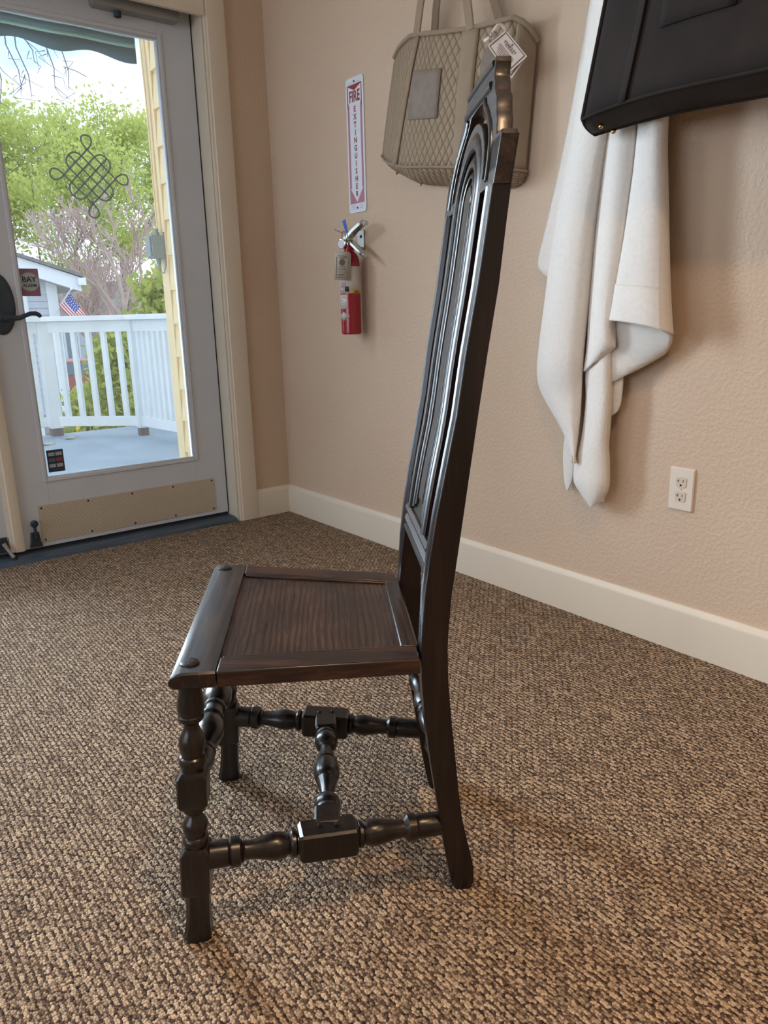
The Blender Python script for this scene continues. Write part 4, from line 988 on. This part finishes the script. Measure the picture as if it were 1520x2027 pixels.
# seam strap on the front and the pocket
rows = []
for k in range(13):
    v = k/12; u = lerp(.145, .165, v)+.012*math.sin(v*3)
    rows.append([bag_pt(u, v, .001), bag_pt(u+.012, v, .006), bag_pt(u+.030, v, .007), bag_pt(u+.034, v, .001)])
mb = MB(); mb.grid(rows); mb.build('strap', M['suede_black'], bb, solid=.002)
mb = MB(); mb.grid([[bag_pt(lerp(.26, .50, a/10), lerp(.25, .70, b/8), .006) for a in range(11)] for b in range(9)]); mb.build('pocket', M['suede_black'], bb, solid=.005, sub=0)
for u, t in ((.055, .42), (.075, .86)):
    MB().ball(bag_pt(u, 0).lerp(bag_bk(u, 0), t)+Vector((0, 0, -.012)), .0062, 12).build('brass_foot', M['brass'], bb)
for u0 in (.25,):
    pts = [bag_pt(.25, 1)]+[bag_pt(.25, 1).lerp(Vector((-.17, -2.27, 2.22)), t) for t in (.3, .6, .9)]+[Vector((-.17, -2.27, 2.24))]+[bag_pt(.75, 1).lerp(Vector((-.17, -2.27, 2.22)), t) for t in (.9, .6, .3)]+[bag_pt(.75, 1)]
    MB().tube(pts, .012, 8).build('handle', M['suede_black'], bb)
rk = MB().box(-.02, -.0002, -2.6, -1.6, 2.20, 2.28)
for y in (-1.75, -2.27): rk.tube([(-.01, y, 2.24), (-.10, y, 2.22), (-.17, y, 2.225), (-.19, y, 2.26)], .007, 8)
tag(rk.build('coat_rack', M['bronze']), 'dark coat rack rail on the wall above the robe', 'rack')
MB().tube([at(1235, -150, 0, -.06), Vector((-.07, -1.78, 2.05)), Vector((-.10, -1.75, 2.215)), Vector((-.07, -1.73, 2.05)), at(1300, -150, 0, -.06)], .006, 8).build('hanging_loop', M['robe'], robe)

# ------------------------------------------------------------------ outdoors
M['rail_white'] = plain('white_rail_paint', srgb(222, 228, 232), .5, var=.03, scale=8)
M['deck'] = plain('grey_blue_deck_paint', srgb(150, 166, 180), .55, var=.10, scale=3, bmp=.1, bscale=40)
M['post_dark'] = plain('bare_brown_wood', srgb(112, 98, 92), .8, var=.2, scale=20)
M['yellow'] = plain('pale_yellow_shingle_paint', srgb(230, 205, 160), .7, var=.04, scale=14, bmp=.15, bscale=60)
M['grey_box'] = plain('grey_electrical_box', srgb(132, 140, 140), .5)
M['house'] = plain('pale_grey_siding', srgb(186, 190, 200), .7, var=.04, scale=4)
M['house_trim'] = plain('white_house_trim', srgb(226, 230, 234), .6, var=.03)
M['house_low'] = plain('greyed_clapboard', srgb(150, 150, 152), .8, var=.12, scale=6)
M['roof'] = plain('grey_roof', srgb(120, 120, 122), .9, var=.15, scale=12)
M['pane_dark'] = plain('window_pane_far', srgb(120, 136, 150), .15)
M['ground'] = plain('garden_ground', srgb(128, 130, 104), .95, var=.3, scale=2)
M['bark'] = plain('grey_brown_bark', srgb(118, 104, 92), .9, var=.25, scale=12)
M['twig'] = plain('pinkish_bare_twig', srgb(196, 170, 160), .9, var=.15, scale=8)
M['twig_dark'] = plain('dark_bare_twig', srgb(110, 108, 116), .9, var=.15, scale=8)
def leaf_mat(name, c0, c1):
    m, nt, p = base(name, c0, .6)
    g = N(nt, 'NewGeometry'); nt.links.new(ramp(nt, g.outputs['Random Per Island'], [(0.0, c0), (1.0, c1)]), p.inputs['Base Color'])
    t = N(nt, 'BsdfTranslucent'); t.inputs[0].default_value = c1; mx = N(nt, 'MixShader'); mx.inputs[0].default_value = .45
    out = nt.nodes['Material Output']; nt.links.new(p.outputs[0], mx.inputs[1]); nt.links.new(t.outputs[0], mx.inputs[2]); nt.links.new(mx.outputs[0], out.inputs[0]); return m
M['leaf_spring'] = leaf_mat('spring_green_leaf', srgb(150, 168, 66), srgb(214, 220, 120))
M['leaf_citrus'] = leaf_mat('citrus_leaf', srgb(112, 142, 66), srgb(200, 204, 104))
M['lemon'] = plain('lemon_skin', srgb(246, 206, 70), .5)
M['flag_red'] = plain('flag_red', srgb(206, 78, 82), .8); M['flag_white'] = plain('flag_white', srgb(232, 232, 238), .8); M['flag_blue'] = plain('flag_blue', srgb(70, 88, 160), .8)
def awn_mat(nm, c): return plain(nm, c, .85, var=.04)
M['awn_dark'] = awn_mat('dark_green_canvas', srgb(74, 98, 106)); M['awn_light'] = awn_mat('sage_stripe_canvas', srgb(134, 166, 158)); M['awn_tan'] = awn_mat('tan_stripe_canvas', srgb(150, 160, 140))  # canvas tones lightened and blued, haze put into the colour

ZD = -.02
tag(MB().box(-8, .9, .20, 3.70, ZD-.14, ZD).build('deck_boards', M['deck'], smooth=None), kind='structure')
bpy.data.objects['deck_boards'].name = 'floor_deck'
struct(MB().box(-40, 60, 3.0, 90, -1.6, -1.5).build('ground_garden', M['ground'], smooth=None))
struct(MB().box(-8, -2.14, .2, .24, ZD, 3.4).box(-.27, .233, .2, .24, ZD, 3.4).box(-2.14, -.27, .2, .24, 2.2, 3.4).build('wall_outside', M['yellow'], smooth=None))
# railing: two runs meeting at a corner post
P1, P2, P3 = Vector((-.12, 3.625, ZD)), Vector((.43, 3.085, ZD)), Vector((.515, 2.30, ZD))
P0 = P1+(P1-P2).normalized()*0.0+Vector((-2.2, .02, 0))
rlg = thing('deck_railing', 'white painted deck railing with square balusters beyond the door', 'railing', (P2.x, P2.y, ZD))
def beam(a, b, w0, w1, z0, z1, name, mat, parent, bevel=.004):
    d = (b-a); d.z = 0; d.normalize(); n = Vector((-d.y, d.x, 0))
    mb = MB(); mb.hexa([Vector((q.x, q.y, z))+n*s_ for z in (z0, z1) for q, s_ in ((a, w0), (b, w0), (b, w1), (a, w1))])
    return mb.build(name, mat, parent, bevel=bevel)
for a, b in ((P0, P1), (P1, P2), (P2, P3)):
    beam(a, b, -.075, .075, .915, .955, 'cap_rail', M['rail_white'], rlg)
    beam(a, b, -.020, .020, .825, .915, 'top_rail', M['rail_white'], rlg)
    beam(a, b, -.020, .020, .060, .140, 'bottom_rail', M['rail_white'], rlg)
for p_, s_ in ((P1, .052), (P2, .040), (P0, .05), (P3, .05)):
    MB().box(p_.x-s_, p_.x+s_, p_.y-s_, p_.y+s_, .045, .918).build('post', M['rail_white'], rlg, bevel=.004)
    MB().box(p_.x-s_*.86, p_.x+s_*.86, p_.y-s_*.86, p_.y+s_*.86, ZD, .046).build('post_foot', M['post_dark'], rlg)
bal = None
def baluster(q, ang):
    global bal
    if bal is None:
        mb = MB(); h = .019; mb.box(-h, h, -h, h, .138, .828); me = mb.mesh('baluster', mats=[M['rail_white']], smooth=None); bal = me
    o = bpy.data.objects.new('baluster', bal); COL.objects.link(o); o.parent = rlg; o.location = (q.x-P2.x, q.y-P2.y, -ZD); o.rotation_euler = (0, 0, ang)
    ORG[o.name] = ORG[rlg.name]
for a, b, n in ((P1, P2, 6), (P2, P3, 9), (P0, P1, 20)):
    d = b-a; ang = math.atan2(d.y, d.x)
    for k in range(1, n): baluster(a.lerp(b, k/n), ang)
for q in ((97, 880), (143, 868)):
    c = at(q[0], q[1], 2, ZD)
    mb = MB(); mb.grid([[c+Vector((x*.05, y*.035, .004+.012*(1-x*x)*(1-y*y)+.006*x*y)) for x in (-1, -.4, .3, 1)] for y in (-1, -.3, .4, 1)])
    tag(mb.build('fallen_leaf', M['tag_paper'], solid=.001), 'pale fallen leaf on the deck nearest the door' if q[0] < 100 else 'pale fallen leaf on the deck near the railing', 'leaf')

# shingled wing wall with its corner board
WXX = .233
wg = struct(MB().box(WXX+.012, WXX+1.2, .24, 1.84, ZD-.5, 3.6).build('wall_wing', M['yellow'], smooth=None))
MB().box(WXX-.012, WXX+.10, 1.755, 1.862, ZD-.4, 3.6).build('corner_board', M['yellow'], wg, bevel=.003)
random.seed(3)
shm = {}
z = 0.055
row = 0
z = ZD-.155
while z < 3.4:
    y = 1.754; 
    for k in range(8):
        wd = random.choice((.13, .155, .18)); y0 = max(.25, y-wd)
        if y-y0 < .04: break
        key = round(y-y0, 3)
        if key not in shm:
            h = .213; mb = MB(); W_ = y-y0-.004
            mb.hexa([Vector(q) for q in ((-.012, 0, 0), (.012, 0, 0), (.012, W_, 0), (-.012, W_, 0), (.006, 0, h), (.012, 0, h), (.012, W_, h), (.006, W_, h))])
            shm[key] = mb.mesh('shingle', mats=[M['yellow']], smooth=None)
        o = bpy.data.objects.new('shingle', shm[key]); COL.objects.link(o); o.parent = wg; o.location = (WXX, y0+.002, z); ORG[o.name] = Vector((0, 0, 0))
        y = y0
        if y <= .26: break
    z += .2115; row += 1
# electrical box and cables on the corner board
eb = thing('electrical_box', 'grey electrical switch box on the yellow corner board', 'junction box', (WXX-.02, 1.80, 1.27))
bc = at(316, 497, 1, 1.80)
MB().box(WXX-.10, WXX-.0125, 1.765, 1.855, 1.290, 1.430).build('body', M['grey_box'], eb, bevel=.006)
MB().box(WXX-.112, WXX-.10, 1.772, 1.848, 1.300, 1.420).build('cover', M['grey_box'], eb, bevel=.004)
MB().lathe([(0, .018), (.02, .018), (.022, .012), (.04, .012)], (WXX-.045, 1.81, 1.430), (WXX-.045, 1.81, 2), 12).build('conduit_fitting', M['grey_box'], eb)
MB().lathe([(0, .014), (.03, .014), (.032, .009), (.05, .009)], (WXX-.045, 1.81, 1.290), (WXX-.045, 1.81, 0), 12).build('conduit_fitting', M['grey_box'], eb)
for i, (dx, w_) in enumerate(((.018, .004), (.030, .006))):
    pts = [(WXX-dx, 1.80+.02*i+.006*math.sin(k*.9+i), 1.46+k*.16) for k in range(12)]
    tag(MB().tube(pts, w_, 6).build('cable', M['yellow']), ('thin yellow painted cable on the corner board' if i == 0 else 'thicker yellow painted conduit beside the cable on the corner board'), 'cable')
MB().tube([(WXX-.045, 1.81, 1.25), (WXX-.05, 1.80, 1.21), (WXX-.03, 1.78, 1.20), (WXX-.02, 1.77, 1.25), (WXX-.016, 1.77, 1.45)], .005, 6).build('cable_loop', M['grey_box'], eb)

# awning valance over the door, with a scalloped lower edge
aw = thing('awning', 'dark green striped awning with scalloped edge above the door outside', 'awning', (-1.2, 1.2, 2.3))
ax1 = -.083
def awn_lo(x):
    s_ = (ax1-x)
    return 2.223+.036*(.5-.5*math.cos(2*PI*(s_-.04)/.36))-.010
xs_ = [ax1-k*.03 for k in range(90)]
zt = 2.46
lv_ = [(None, 'awn_dark'), (2.292, 'awn_light'), (2.312, 'awn_dark'), (2.340, 'awn_tan'), (2.352, 'awn_dark'), (zt, None)]
for (t0, mt), (t1, _) in zip(lv_[:-1], lv_[1:]):
    mb = MB(); rows = []
    for t in (t0, t1):
        rows.append([Vector((x, 1.2+.012*math.sin(x*17), awn_lo(x) if t is None else t+.25*(awn_lo(x)-2.231)*(1 if t < 2.4 else 0))) for x in xs_])
    mb.grid(rows); mb.build('valance_band', M[mt], aw, solid=.003)
mb = MB(); mb.grid([[Vector((x, 1.2, zt)) for x in (xs_[-1], ax1)], [Vector((x, .25, 3.2)) for x in (xs_[-1], ax1)]]); mb.build('canopy', M['awn_dark'], aw, solid=.003)
MB().tube([(xs_[-1], 1.19, zt), (ax1, 1.19, zt)], .015, 8).build('front_bar', M['house_trim'], aw)

# neighbouring house with gable eave on the left
hs = thing('neighbour_house', 'pale grey clapboard house with white eave beyond the railing', 'house', (.4, 10.5, -1.5))
D = 10.0
def clap(x0, x1, z0, z1, y, step, name, mat, parent):
    mb = MB(); z = z0
    while z < z1-1e-4:
        zt_ = min(z+step, z1)
        mb.hexa([Vector(q) for q in ((x0, y-.022, z), (x1, y-.022, z), (x1, y+.1, z), (x0, y+.1, z), (x0, y-.004, zt_), (x1, y-.004, zt_), (x1, y+.1, zt_), (x0, y+.1, zt_))]); z = zt_
    o = mb.build(name, mat, parent, smooth=None); o['kind'] = 'stuff'; return o
clap(-3.0, 1.66, -.55, 1.42, D, .105, 'clapboards', M['house'], hs)
clap(-3.0, 1.80, -1.5, -.55, D-.06, .13, 'lower_clapboards', M['house_low'], hs)
MB().box(-3.0, 1.60, D+.05, D+2.4, -1.5, 1.42).build('body', M['house'], hs, smooth=None)
MB().box(1.60, 1.76, D-.03, D+.1, -.56, 1.75).build('corner_board', M['house_trim'], hs)
MB().box(1.22, 1.30, D-.05, D+.02, -.56, 1.75).build('corner_board', M['house_trim'], hs)
MB().tube([(1.24, D-.09, 1.5), (1.24, D-.09, -.9)], .035, 8).build('downpipe', M['house_trim'], hs)
# sloping barge board (eave) falling to the right
e0, e1 = at(-60, 478, 1, D-.25), at(158, 549, 1, D-.25)
dz = at(158, 576, 1, D-.25).z-e1.z
mb = MB(); mb.hexa([Vector((p_.x, y, p_.z+h)) for h in (dz*1.05, 0) for p_, y in ((e0, D-.27), (e1, D-.27), (e1, D-.20), (e0, D-.20))]); mb.build('barge_board', M['house_trim'], hs)
mb = MB(); mb.hexa([Vector((p_.x+(.04 if p_ is e1 else 0), y, p_.z+h)) for h in (0.0, .05) for p_, y in ((e0, D-.32), (e1, D-.32), (e1, D+2.5), (e0, D+2.5))]); mb.build('roof', M['roof'], hs)
mb = MB(); mb.hexa([Vector((p_.x-.02, y, p_.z+h)) for h in (dz, dz*.9) for p_, y in ((e0, D-.20), (e1, D-.20), (e1, D+2.4), (e0, D+2.4))]); mb.build('soffit', M['house'], hs)
gx = e0.x+(e1.x-e0.x)*.80; gz = e0.z+(e1.z-e0.z)*.80+dz*.6
MB().loft([[Vector((e0.x, y, 1.40)), Vector((gx, y, 1.40)), Vector((gx, y, max(1.41, gz))), Vector((e0.x, y, e0.z+dz*.6))] for y in (D+.0, D+.08)]).build('gable', M['house'], hs, smooth=None)
MB().box(e1.x-.06, e1.x+.06, D-.35, D+2.4, e1.z-.12, e1.z-.01).build('gutter', M['house_trim'], hs)

# flag on a slanting pole
fl = thing('flag', 'small stars and stripes flag on a slanting white pole by the grey house', 'flag', tuple(at(103, 626, 1, 9.7)))
fp0, fp1 = at(96, 640, 1, 9.972), at(141, 572, 1, 9.6)
MB().tube([fp0, fp1], .011, 8).build('pole', M['house_trim'], fl)
MB().ball(fp1, .022, 10).build('finial', M['house_trim'], fl)
fa, fb_, fc = at(138, 577, 1, 9.62), at(170, 622, 1, 9.58), at(118, 606, 1, 9.75)
fd = at(150, 640, 1, 9.66)
def flag_pt(s_, t):   # s_ along the fly, t along the hoist
    p_ = fa.lerp(fb_, s_).lerp(fc.lerp(fd, s_), t); return p_+Vector((0, .03*math.sin(s_*5+t*2), -.02*math.sin(PI*s_)))
for k in range(13):
    t0, t1 = k/13, (k+1)/13
    can = k < 7
    mb = MB(); mb.grid([[flag_pt(lerp(.62 if can else 0, 1, a/6), t) for a in range(7)] for t in (t0, t1)]); mb.build('stripe', M['flag_red'] if k % 2 == 0 else M['flag_white'], fl, solid=.002)
mb = MB(); mb.grid([[flag_pt(.62*a/6, 7/13*b/4) for a in range(7)] for b in range(5)]); cn = mb.build('canton', M['flag_blue'], fl, solid=.002)
mb = MB()
for i in range(6):
    for j in range(4):
        c = flag_pt(.62*(i+.5+.25*(j % 2))/6.4, 7/13*(j+.5)/4)+Vector((0, -.006, 0)); mb.add([c+Vector((.014*math.sin(2*PI*k/10)*(1 if k % 2 == 0 else .45), 0, .014*math.cos(2*PI*k/10)*(1 if k % 2 == 0 else .45))) for k in range(10)], [tuple(range(10))])
mb.build('stars', M['flag_white'], cn, smooth=None)

# far house and parked car glimpsed between the balusters
fh = thing('far_house', 'pale blue white house with windows far beyond the railing', 'house', (11, 36, -1.5))
fx0, fx1 = at(120, 640, 1, 36).x, at(300, 640, 1, 36).x
MB().box(fx0-1.0, fx1+2, 36, 40, -1.6, 1.6).build('body', M['house'], fh, smooth=None)
MB().loft([[Vector((x, 35.5, 1.6)), Vector((x, 40.5, 1.6)), Vector((x, 38, 2.9))] for x in (fx0-1.3, fx1+2.3)]).build('roof', M['roof'], fh, smooth=None)
for a, b in ((134, 156), (186, 208), (222, 240)):
    xa, xb = at(a, 700, 1, 36).x, at(b, 700, 1, 36).x
    f_ = MB().box(xa-.1, xb+.1, 35.94, 36.0, -1.1, .75).build('window', M['house_trim'], fh); MB().box(xa, xb, 35.9, 35.95, -1.0, .65).build('pane', M['pane_dark'], f_)
car = thing('parked_car', 'small red parked car glimpsed between two white balusters', 'car', (at(155, 800, 1, 20.5).x, 20.5, -1.5))
cx_ = at(152, 770, 1, 20.5).x
M['car_red'] = plain('dull_red_car_paint', srgb(176, 96, 92), .3)
prf = [(-1.7, -1.2), (-1.7, -.75), (-1.1, -.62), (-.6, -.20), (.6, -.18), (1.1, -.60), (1.7, -.70), (1.75, -1.2)]
MB().loft([[Vector((cx_+x, y, z)) for x, z in prf] for y in (19.7, 21.3)]).build('body', M['car_red'], car, bevel=.05)
MB().loft([[Vector((cx_+x, y, z)) for x, z in ((-.95, -.58), (-.52, -.26), (.5, -.24), (.95, -.56))] for y in (19.67, 19.69)]).build('window', M['pane_dark'], car)
for x in (-1.0, 1.05): MB().lathe([(0, .32), (.2, .32)], (cx_+x, 19.65, -1.18), (cx_+x, 20.5, -1.18), 16).build('wheel', M['black'], car)

# hills
hl = MB(); hx = [at(px, 560, 1, 80).x for px in range(-60, 420, 40)]
hl.loft([[Vector((x, 80+dy, z_)) for x, z_ in zip(hx+hx[::-1], [1.7+1.5*math.sin(k*.7+1)+k*.08 for k in range(len(hx))]+[-3]*len(hx))] for dy in (0, 4)])
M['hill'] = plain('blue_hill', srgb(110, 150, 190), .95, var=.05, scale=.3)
struct(hl.build('ground_hills', M['hill'], smooth=None))

# trees
def grow(mb, p, d, L, r, lev, tips, spread=.6, droop=0.0, n=3, wob=.18, kids=3):
    pts = [p]; rs = [r]; q = p.copy(); dd = d.copy()
    for k in range(n):
        dd = (dd+Vector((random.uniform(-wob, wob), random.uniform(-wob, wob), random.uniform(-wob, wob)-droop))).normalized()
        q = q+dd*(L/n); pts.append(q.copy()); rs.append(r*(1-.5*(k+1)/n))
    rs = [max(q_, .0075) for q_ in rs]
    mb.tube(pts, rs, 5 if lev > 1 else 3)
    if lev == 0:
        tips.extend(pts[1:]); return
    for k in range(kids):
        t = random.choice(pts[1:]) if k else pts[-1]
        nd = (dd+Vector((random.uniform(-spread, spread), random.uniform(-spread, spread), random.uniform(-spread*.5, spread)))).normalized()
        grow(mb, t, nd, L*random.uniform(.55, .82), r*.5, lev-1, tips, spread, droop, n, wob, kids)
def leaves(tips, per, rad, size, flat=.6):
    vs, fs = [], []
    for t in tips:
        for _ in range(per):
            c = t+Vector((random.gauss(0, rad), random.gauss(0, rad), random.gauss(0, rad*flat)))
            a = Vector((random.gauss(0, 1), random.gauss(0, 1), random.gauss(0, 1))).normalized(); b = a.orthogonal().normalized()
            b = (b*math.cos(random.random()*6)+a.cross(b)*math.sin(random.random()*6))
            s_ = size*random.uniform(.6, 1.3); k = len(vs)
            vs += [c+a*s_, c+b*s_*.55, c-a*s_, c-b*s_*.55]; fs.append((k, k+1, k+2, k+3))
    mb = MB(); mb.v = vs; mb.f = fs; mb.mi = [0]*len(fs); return mb
def fast(mb, name, mat, parent):
    org = ORG[parent.name]; me = bpy.data.meshes.new(name); me.from_pydata([tuple(v-org) for v in mb.v], [], mb.f); me.materials.append(mat)
    return link(name, me, None, parent)
def tree(px, D_, zt_, lev, label, seed, leaf=None, per=0, rad=.3, size=.07, twig='bark', spread=.6, kids=3, r=.12, trunk=1.6, lean=(0, 0, 1), L=1.7, n=3, name='leafy_tree', droop=0.0, wob=.18):
    random.seed(seed); b = at(px, 700, 1, D_); b.z = -1.5
    t = thing(name, label, 'tree', tuple(b)); mb = MB(); tips = []
    top = b+Vector((0, 0, trunk+1.5)); mb.tube([b, b.lerp(top, .5)+Vector((.08, .05, 0)), top], [r, r*.8, r*.7], 8)
    for k in range(5):
        a = 2*PI*k/5+random.random(); grow(mb, top-Vector((0, 0, random.uniform(0, .8))), Vector((math.cos(a)*.7+lean[0], math.sin(a)*.5+lean[1], lean[2])).normalized(), L, r*.55, lev, tips, spread, droop, n, wob, kids)
    fast(mb, 'branches', M[twig], t)
    if leaf:
        o = fast(leaves(tips, per, rad, size), 'foliage', M[leaf], t); o['kind'] = 'stuff'
    return t, tips
tree(70, 17.2, 0, 4, 'broad spring green tree filling the left of the door glass', 11, 'leaf_spring', 22, .25, .052, L=1.85, trunk=1.2, spread=.8)
tree(262, 24, 0, 4, 'spring green tree behind the bare pinkish tree', 23, 'leaf_spring', 20, .32, .072, L=1.95, trunk=3.4, spread=.7, r=.16)
tree(-60, 21, 0, 4, 'spring green tree partly hidden by the door stile', 7, 'leaf_spring', 18, .3, .07, L=1.9, trunk=2.2, spread=.75)
tree(262, 11.4, 0, 5, 'bare pinkish grey tree with dense fine twigs behind the railing', 31, None, twig='twig', L=1.0, trunk=.9, spread=.55, r=.10, name='bare_tree', lean=(0, 0, 1.5), kids=3, wob=.12)
tree(196, 13.4, 0, 5, 'smaller bare twiggy tree left of the pinkish one', 37, None, twig='twig', L=.72, trunk=.6, spread=.6, r=.08, name='bare_tree', kids=3, wob=.12)
# bare twigs hanging into view under the awning
random.seed(2); hb = thing('hanging_branch', 'bare dark twigs hanging down below the awning edge', 'branch', tuple(at(60, 20, 1, 5)))
mb = MB(); tp_ = []
for px, L_ in ((5, .42), (25, .46), (88, .40), (118, .42), (40, .25), (70, .22), (-8, .5)):
    s0 = at(px, 40, 1, 5); e = at(px+random.uniform(0, 40), 40+L_*330, 1, 5)
    pts = [s0, s0.lerp(e, .35)+Vector((-.03, 0, 0)), s0.lerp(e, .7)+Vector((.02, 0, 0)), e]; mb.tube(pts, [.008, .006, .005, .003], 5)
    for k in range(3):
        q = pts[1].lerp(pts[3], random.random()); mb.tube([q, q+Vector((random.uniform(-.10, .12), 0, random.uniform(-.10, .02))), q+Vector((random.uniform(-.18, .2), 0, random.uniform(-.2, -.05)))], [.004, .003, .002], 4)
s0, e = at(125, 132, 1, 5), at(172, 152, 1, 5); mb.tube([s0, s0.lerp(e, .5)+Vector((0, 0, .01)), e], .004, 5)
fast(mb, 'twigs', M['twig_dark'], hb)

# citrus shrubs behind the railing with fruit
def shrub(px, D_, w_, z0, z1, label, seed, nl, fruit, group):
    random.seed(seed); b = at(px, 760, 1, D_); b.z = -1.5; t = thing('citrus_shrub', label, 'shrub', tuple(b), group=group)
    mb = MB(); tips = []
    for k in range(14):
        a = random.uniform(0, 2*PI); e = b+Vector((math.cos(a)*w_*random.uniform(.2, .8), math.sin(a)*w_*random.uniform(.2, .8), random.uniform(.5, .98)*(z1+1.5))); m_ = b.lerp(e, .5)+Vector((.05, .04, .1)); mb.tube([b, m_, e], [.02, .012, .004], 5)
    for k in range(260):
        a = random.uniform(0, 2*PI); h = random.uniform(z0, z1); k_ = (1-((h-(z0+z1)/2)/((z1-z0)/2))**2)**.5*.8+.2; rr_ = w_*k_*math.sqrt(random.random())
        tips.append(Vector((b.x+math.cos(a)*rr_, b.y+math.sin(a)*rr_, h)))
    fast(mb, 'stems', M['bark'], t)
    o = fast(leaves(tips, nl, .09, .045, 1), 'foliage', M['leaf_citrus'], t); o['kind'] = 'stuff'
    fm = MB().ball((0, 0, 0), .038, 10).mesh('fruit', mats=[M['lemon']])
    for k in range(fruit):
        a = random.uniform(PI, 2*PI)+.3; h = random.uniform(z0, z1); k_ = (1-((h-(z0+z1)/2)/((z1-z0)/2))**2)**.5*.8+.2
        f = bpy.data.objects.new('fruit', fm); COL.objects.link(f); f.parent = t; f.location = Vector((math.cos(a)*w_*k_*1.02, math.sin(a)*w_*k_*1.02, h+1.5)); ORG[f.name] = ORG[t.name]
shrub(243, 5.3, .33, -.95, .74, 'citrus shrub with yellow fruit behind the middle balusters', 4, 26, 16, 'citrus shrubs behind the railing')
shrub(335, 3.95, .28, -.95, 1.22, 'taller yellow green citrus shrub by the yellow corner board', 9, 26, 14, 'citrus shrubs behind the railing')
shrub(172, 6.3, .30, -.95, .02, 'low citrus shrub at the foot of the railing by the grey house', 14, 22, 10, 'citrus shrubs behind the railing')
